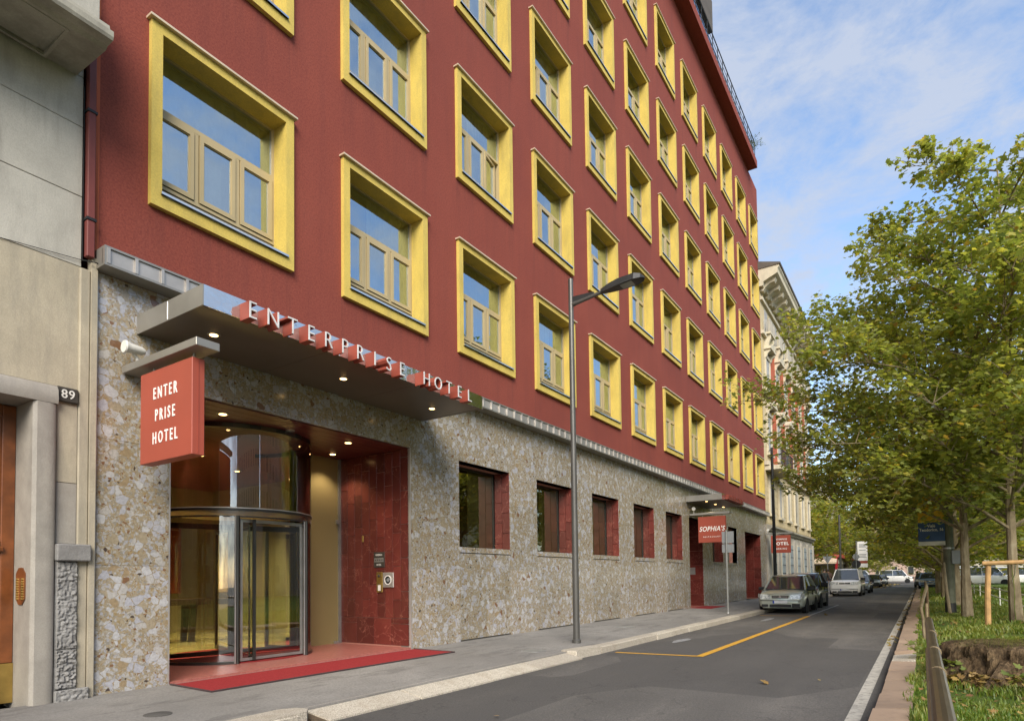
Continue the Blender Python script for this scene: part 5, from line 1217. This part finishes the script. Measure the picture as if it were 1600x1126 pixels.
# ------------------------------------------------------------------ cars
def car(name, label, paint, loc, Lc, W, Hc, hood, ws, roof0, roof1, tail, zb, zh, zt, wr, rotz=0, opts=()):
    """front at local x=0 pointing to -x; hood end, roof start/end, tail glass base as x positions; zb belt, zh hood height"""
    c = thing(name, label, 'car', (0, 0, 0)); w = W/2
    st = [(0.0, .80, .30, zh-.24), (.05, .88, .22, zh-.16), (.16, .95, .20, zh-.09), (.40, .99, .19, zh-.03), (ws*.75, 1, .19, zh+.01), (ws, 1, .19, zb-.01), (roof0, 1, .19, zb), (tail, 1, .19, zb+.02), (Lc-.25, .98, .20, zt), (Lc-.06, .93, .25, zt-.06), (Lc, .86, .34, zt-.16)]
    bm_ = MB(); rings = []
    for (x, f, zl, z) in st:
        ww = w*f; half = [(0, zl), (ww*.80, zl), (ww*.955, zl+.09), (ww*1.0, zl+.25), (ww*1.0, z-.26 if z-.26 > zl+.27 else zl+.28), (ww*.975, z-.10), (ww*.90, z-.015), (ww*.55, z+.018), (0, z+.028)]
        rings.append([(x, y, zz) for y, zz in half]+[(x, -y, zz) for y, zz in half[-2:0:-1]])
    n = len(rings[0])
    for rg in rings: bm_.v += rg
    for i in range(len(rings)-1):
        for k in range(n): bm_.f.append((i*n+k, (i+1)*n+k, (i+1)*n+(k+1) % n, i*n+(k+1) % n))
    bm_.f += [tuple(range(n)), tuple((len(rings)-1)*n+k for k in range(n-1, -1, -1))]; bm_.smooth = True
    body = bm_.build('body', paint, c)
    # greenhouse of glass, roof and pillars
    wb, wt = w*.90, w*.70; zr = Hc-.05
    gl_ = MB(); prof = [(ws, zb+.0, wb), (roof0, zr, wt), (roof1, zr-.01, wt), (tail, zb+.02, wb)]
    gl_.add([(x, s*y, z) for s in (1, -1) for (x, z, y) in prof], [(0, 3, 2, 1), (4, 5, 6, 7), (0, 1, 5, 4), (1, 2, 6, 5), (2, 3, 7, 6)])
    gl_.build('windows', 'car_glass', c)
    rm = MB(); rn = []
    for (x, dz, ff) in ((roof0-.06, -.05, 1.0), (roof0+.1, .02, 1.02), ((roof0+roof1)/2, .05, 1.03), (roof1-.1, .03, 1.02), (roof1+.05, -.03, 1.0)):
        rn.append([(x, wt*ff*1.03, zr+dz-.05), (x, wt*ff*.95, zr+dz-.01), (x, wt*.5, zr+dz+.015), (x, 0, zr+dz+.02), (x, -wt*.5, zr+dz+.015), (x, -wt*ff*.95, zr+dz-.01), (x, -wt*ff*1.03, zr+dz-.05)])
    for r_ in rn: rm.v += r_
    for i in range(4):
        for k in range(6): rm.f.append((i*7+k, i*7+k+1, i*7+7+k+1, i*7+7+k))
    rm.smooth = True; rm.build('roof', 'paint_silver' if 'pale_roof' in opts else paint, c)
    pl = MB()
    for s in (1, -1):
        pl.tube([(ws-.02, s*wb, zb), (roof0, s*(wt+.01), zr)], .035, 6); pl.tube([(roof0, s*(wt+.012), zr-.01), (roof1, s*(wt+.012), zr-.02)], .03, 6)
        pl.tube([(tail-.02, s*wb, zb+.02), (roof1, s*(wt+.01), zr-.02)], .07, 6); xm = ws+(tail-ws)*.5; pl.tube([(xm, s*(wb+.005), zb), (xm+.02, s*(wt+.015), zr-.02)], .03, 6)
    pl.build('pillars', paint, c)
    for s in (1, -1):
        mr = MB().bev(ws+.22, ws+.34, s*w*.97, s*(w+.19), zb-.02, zb+.11, .03); mr.build('mirror', 'black_plastic', c)
    xf, xr = .78 if Lc > 3.7 else .7, Lc-.78
    for x in (xf, xr):
        for s in (1, -1):
            MB().lathe([(wr+.06, 0), (wr+.055, .012*s)], (x, s*(w-.010), wr), 'y', 24).build('wheel_arch', 'black_plastic', c)
            ty = smooth(MB().lathe([(wr*.62, -.10), (wr*.93, -.10), (wr, -.06), (wr, .06), (wr*.93, .10), (wr*.62, .10)], (x, s*(w-.075), wr), 'y', 24)).build('wheel', 'tyre', c)
            rm_ = MB().lathe([(wr*.64, 0), (wr*.60, .012*s), (wr*.2, .004*s)], (x, s*(w+.012), wr), 'y', 20).build('rim', 'rim', ty)
    # front: lamps, grille, bumper insets, plate
    zf = zh-.20
    for s in (1, -1):
        hl = MB().add([(-.035, s*w*.40, zf-.10), (-.005, s*w*.86, zf-.09), (.17, s*w*1.0, zf-.02), (.18, s*w*.985, zf+.12), (.02, s*w*.86, zf+.10), (-.02, s*w*.43, zf+.06)], [(0, 1, 4, 5), (1, 2, 3, 4)] if s < 0 else [(5, 4, 1, 0), (4, 3, 2, 1)]); hl.build('headlight', 'headlamp', c)
        MB().bev(-.014, .08, s*w*.52, s*w*.80, .27, .37, .02).build('fog_inset', 'black_plastic', c)
        MB().bev(Lc-.16, Lc+.004, s*w*.70, s*w*.93, zt-.3, zt-.08, .02).build('tail_light', 'shop_red', c)
    gr = MB().bev(-.016, .04, -w*.36, w*.36, zf-.07, zf+.035, .012).build('grille', 'black_plastic', c)
    for q in range(2): MB().box(-.022, -.015, -w*.34, w*.34, zf-.045+q*.04, zf-.035+q*.04).build('grille_bar', 'chrome', gr)
    smooth(MB().lathe([(.045, 0), (.04, -.012)], (-.018, 0, zf-.01), 'x', 16)).build('badge', 'chrome', gr)
    MB().bev(-.016, .05, -w*.46, w*.46, .26, .36, .015).build('lower_grille', 'black_plastic', c)
    MB().bev(-.03, .04, -w*.86, w*.86, .495, .52, .008).build('bumper_strip', 'black_plastic', c)
    p = MB().bev(-.045, -.03, -.26, .26, .40, .51, .003).build('number_plate', 'plate_white', c); MB().box(-.047, -.0455, .205, .26, .40, .51).build('plate_band', 'plate_blue', p)
    MB().box(ws-.03, ws+.02, -w*.8, w*.8, zb-.015, zb+.03).build('scuttle', 'black_plastic', c)
    for s in (1, -1):
        for xq in (ws+.12, ws+(tail-ws)*.5, tail-.35): MB().box(xq, xq+.012, s*(w-.03), s*(w+.002), .30, zb-.07).build('door_seam', 'black_plastic', c)
        for xq in (ws+(tail-ws)*.5-.25, tail-.6): MB().bev(xq, xq+.17, s*(w-.03), s*(w+.02), zb-.20, zb-.165, .008).build('door_handle', 'black_plastic', c)
    MB().box(.06, .065, -w*.84, w*.84, zh-.135, zh-.125).build('bonnet_seam', 'black_plastic', c)
    if 'rails' in opts:
        for s in (1, -1): MB().tube([(roof0+.1, s*wt*.93, zr+.06), (roof1-.1, s*wt*.93, zr+.06)], .018, 6).build('roof_rail', 'rim', c)
    if 'cladding' in opts:
        for s in (1, -1): MB().bev(xf+.4, xr-.4, s*(w-.02), s*(w+.012), .22, .42, .01).build('sill_cladding', 'black_plastic', c)
    c.location = loc; c.rotation_euler.z = rotz
    return c
car('parked_car', 'small sage green hatchback parked nearest behind the yellow bay', 'paint_sage', (25.35, -3.27, ZR), 3.85, 1.66, 1.48, .95, .98, 1.72, 3.0, 3.62, .90, .86, .93, .29)
car('parked_car', 'dark compact off roader with pale roof parked behind the sage hatchback', 'paint_charcoal', (29.9, -3.22, ZR), 3.5, 1.62, 1.56, .95, .95, 1.5, 2.55, 3.3, .98, .95, 1.0, .32, 0, ('cladding', 'rails', 'pale_roof'))
car('parked_car', 'white people carrier with dark grille and roof rails facing the camera', 'paint_car_white', (47.3, -3.42, ZR), 4.4, 1.85, 1.88, 1.0, 1.0, 1.75, 4.0, 4.3, 1.12, 1.10, 1.15, .34, 0, ('rails', 'cladding'))
car('parked_car', 'silver blue hatchback parked behind the white people carrier', 'paint_silver', (55.5, -3.5, ZR), 4.1, 1.75, 1.46, 1, 1.05, 1.8, 3.1, 3.8, .92, .90, .95, .31)
car('parked_car', 'black estate car parked on the left under the golden trees', 'paint_black', (79.5, -3.0, ZR), 4.6, 1.82, 1.46, 1.15, 1.25, 2.0, 3.8, 4.45, .92, .90, .98, .32)
car('parked_car', 'dark car farthest down the left side of the road', 'paint_charcoal', (93, -3.1, ZR), 4.2, 1.75, 1.46, 1, 1.1, 1.85, 3.3, 3.95, .92, .90, .95, .31)
car('parked_car', 'pale blue car parked on the right verge behind tree trunks', 'paint_blue', (66.5, -8.35, -.08), 4.0, 1.7, 1.46, 1, 1.05, 1.8, 3.1, 3.75, .92, .90, .95, .30)
car('parked_car', 'black car standing beside the pale blue car on the verge', 'paint_black', (73.5, -8.0, -.08), 4.2, 1.75, 1.46, 1, 1.05, 1.8, 3.1, 3.75, .92, .90, .95, .30)
for i, (x, y, lab) in enumerate(((118, -1.5, 'white van glimpsed at the end of the road left of the lamp post'), (124, -6.5, 'white van glimpsed at the end of the road in the centre'), (92, -16.5, 'white van glimpsed across the lawn behind the stake frame'), (100, -20, 'white van farther off across the lawn on the right'))):
    car('distant_van', lab, 'paint_car_white', (x, y, ZR), 5.0, 1.95, 2.2, .8, .8, 1.5, 4.7, 4.9, 1.2, 1.15, 1.3, .34, R(90))

# ------------------------------------------------------------------ people
def person(loc, rz, label, coat, stride):
    p = thing('person', label, 'person', loc)
    J = {'pel': (0, 0, .95), 'ch': (0, 0, 1.25), 'nk': (0, 0, 1.48), 'hd': (0.01, 0, 1.60), 'tp': (.01, 0, 1.73), 'hl': (0, .10, .90), 'kl': (stride*.5, .11, .50), 'al': (stride*.4, .11, .08), 'tl': (stride*.4+.16, .12, .04), 'hr': (0, -.10, .90), 'kr': (-stride*.1, -.11, .50), 'ar': (-stride, -.11, .09), 'tr': (-stride+.15, -.12, .04),
         'sl': (0, .19, 1.42), 'el': (-.04, .26, 1.13), 'wl': (.08, .27, .90), 'fl': (.10, .26, .80), 'sr': (0, -.19, 1.42), 'er': (-.02, -.26, 1.13), 'wr': (.10, -.25, .92), 'fr': (.12, -.24, .82)}
    Rr = {'pel': .15, 'ch': .165, 'nk': .065, 'hd': .10, 'tp': .07, 'hl': .10, 'kl': .068, 'al': .05, 'tl': .035, 'hr': .10, 'kr': .068, 'ar': .05, 'tr': .035, 'sl': .08, 'el': .058, 'wl': .04, 'fl': .035, 'sr': .08, 'er': .058, 'wr': .04, 'fr': .035}
    Eg = [('pel', 'ch'), ('ch', 'nk'), ('nk', 'hd'), ('hd', 'tp'), ('pel', 'hl'), ('hl', 'kl'), ('kl', 'al'), ('al', 'tl'), ('pel', 'hr'), ('hr', 'kr'), ('kr', 'ar'), ('ar', 'tr'), ('ch', 'sl'), ('sl', 'el'), ('el', 'wl'), ('wl', 'fl'), ('ch', 'sr'), ('sr', 'er'), ('er', 'wr'), ('wr', 'fr')]
    ks = list(J); me = bpy.data.meshes.new('body'); me.from_pydata([J[k] for k in ks], [(ks.index(a), ks.index(b_)) for a, b_ in Eg], [])
    o = bpy.data.objects.new('body', me); COL.objects.link(o)
    md = o.modifiers.new('skin', 'SKIN'); o.modifiers.new('sub', 'SUBSURF').levels = 1
    for i, k in enumerate(ks):
        sv = me.skin_vertices[0].data[i]; sv.radius = (Rr[k], Rr[k]*(1.15 if k in ('ch', 'pel') else 1)); sv.use_root = k == 'pel'
    bpy.context.view_layer.update()
    ev = o.evaluated_get(bpy.context.evaluated_depsgraph_get()); m2 = bpy.data.meshes.new_from_object(ev); bpy.data.objects.remove(o)
    for mm in ('skin', coat, 'jeans', 'hair_dark'): m2.materials.append(M[mm])
    for f in m2.polygons:
        z = f.center.z; f.use_smooth = True
        f.material_index = 3 if z < .10 else 2 if z < .86 and abs(f.center.y) < .2 else (0 if z > 1.50 or (abs(f.center.y) > .2 and z < .9) else 1)
    b_ = inst('body', m2, p)
    hr = smooth(MB().lathe([(.02, .115), (.075, .09), (.105, .03), (.10, -.05), (.08, -.07)], (-.012, 0, 1.66), 'z', 14)); me = hr.mesh('hair'); me.materials.append(M['hair_dark']); inst('hair', me, p)
    p.rotation_euler.z = rz; return p
person((50.5, -1.85, -.07), R(185), 'person in dark jacket and jeans walking on the pavement by the white van', 'coat_dark', .22)
person((53.5, -1.75, -.05), R(20), 'person in brown jacket partly hidden behind the walking person', 'coat_brown', .12)

# ------------------------------------------------------------------ shop, far and opposite buildings
sh = thing('corner_shop', 'low red and cream shop with an awning beyond the side street', 'shop', (82, 4, 0))
MB().box(73.6, 92, -.2, 12, -.1, 3.3).build('wall', 'far_wall', sh); MB().box(73.3, 92, -.45, 12, 3.15, 3.5).build('fascia', 'awning_red', sh)
MB().prism([(73.6, 3.15), (72.4, 2.62), (72.4, 2.45), (73.6, 2.85)], 'y', -.4, 10).build('awning', 'awning_cream', sh); MB().box(73.2, 73.59, 2.35, 2.75, .0, 3.14).build('pillar', 'shop_red', sh); MB().box(73.2, 73.59, -.42, -.2, .0, 3.14).build('pillar', 'shop_red', sh)
for k in range(4):
    f_ = MB().box(73.5, 73.595, -.1+k*.62, .48+k*.62, .5, 2.4).build('shop_window', 'sign_pale', sh); MB().box(73.48, 73.499, -.05+k*.62, .43+k*.62, .95, 2.3).build('pane', 'bronze_glass', f_)
for k in range(5): MB().box(75+k*3, 77.2+k*3, -.25, -.201, .5, 2.5).build('shop_window', 'dark_pane', sh)
def block(x0, x1, y0, y1, h, mat, label, face):
    b_ = thing('distant_building', label, 'building', ((x0+x1)/2, (y0+y1)/2, 0), 'buildings round the park')
    MB().box(x0, x1, y0, y1, -.2, h).build('wall', mat, b_); MB().box(x0-.4, x1+.4, y0-.4, y1+.4, h, h+.5).build('roof', 'roof_tile', b_)
    wm = {'x': mesh_of(MB().box(-.08, .0, -.6, .6, 0, 1.7), 'window', 'cream_trim'), 'y': mesh_of(MB().box(-.6, .6, 0, .08, 0, 1.7), 'window', 'cream_trim')}
    pm = {'x': mesh_of(MB().box(-.1, -.081, -.48, .48, .1, 1.6), 'pane', 'dark_pane'), 'y': mesh_of(MB().box(-.48, .48, .081, .1, .1, 1.6), 'pane', 'dark_pane')}
    z = 1.2
    while z < h-2:
        a, c_ = (y0, y1) if face == 'x' else (x0, x1); n = int((c_-a)/2.6)
        for k in range(n):
            q = a+(c_-a)*(k+.5)/n; pos = (x0, q, z) if face == 'x' else (q, y1, z)
            w = inst('window', wm[face], b_, Vector(pos)-b_.location); inst('pane', pm[face], w)
        z += 3.3
block(150, 165, -34, -15, 17, 'far_wall', 'pale apartment block far across the lawn at right', 'x')
block(150, 165, -13, 4, 15, 'far_pink', 'pinkish building closing the end of the road', 'x')
block(120, 140, 6, 26, 18, 'far_wall', 'cream building behind the golden trees on the left', 'x')
block(-20, 8, -60, -46, 18, 'far_wall', 'pale building across the park behind the photographer', 'y')
block(10, 40, -62, -48, 21, 'far_pink', 'pink building across the park opposite the hotel', 'y')
block(43, 80, -60, -46, 17, 'far_wall', 'long pale building across the park opposite the ornate house', 'y')
bpy.context.view_layer.update()
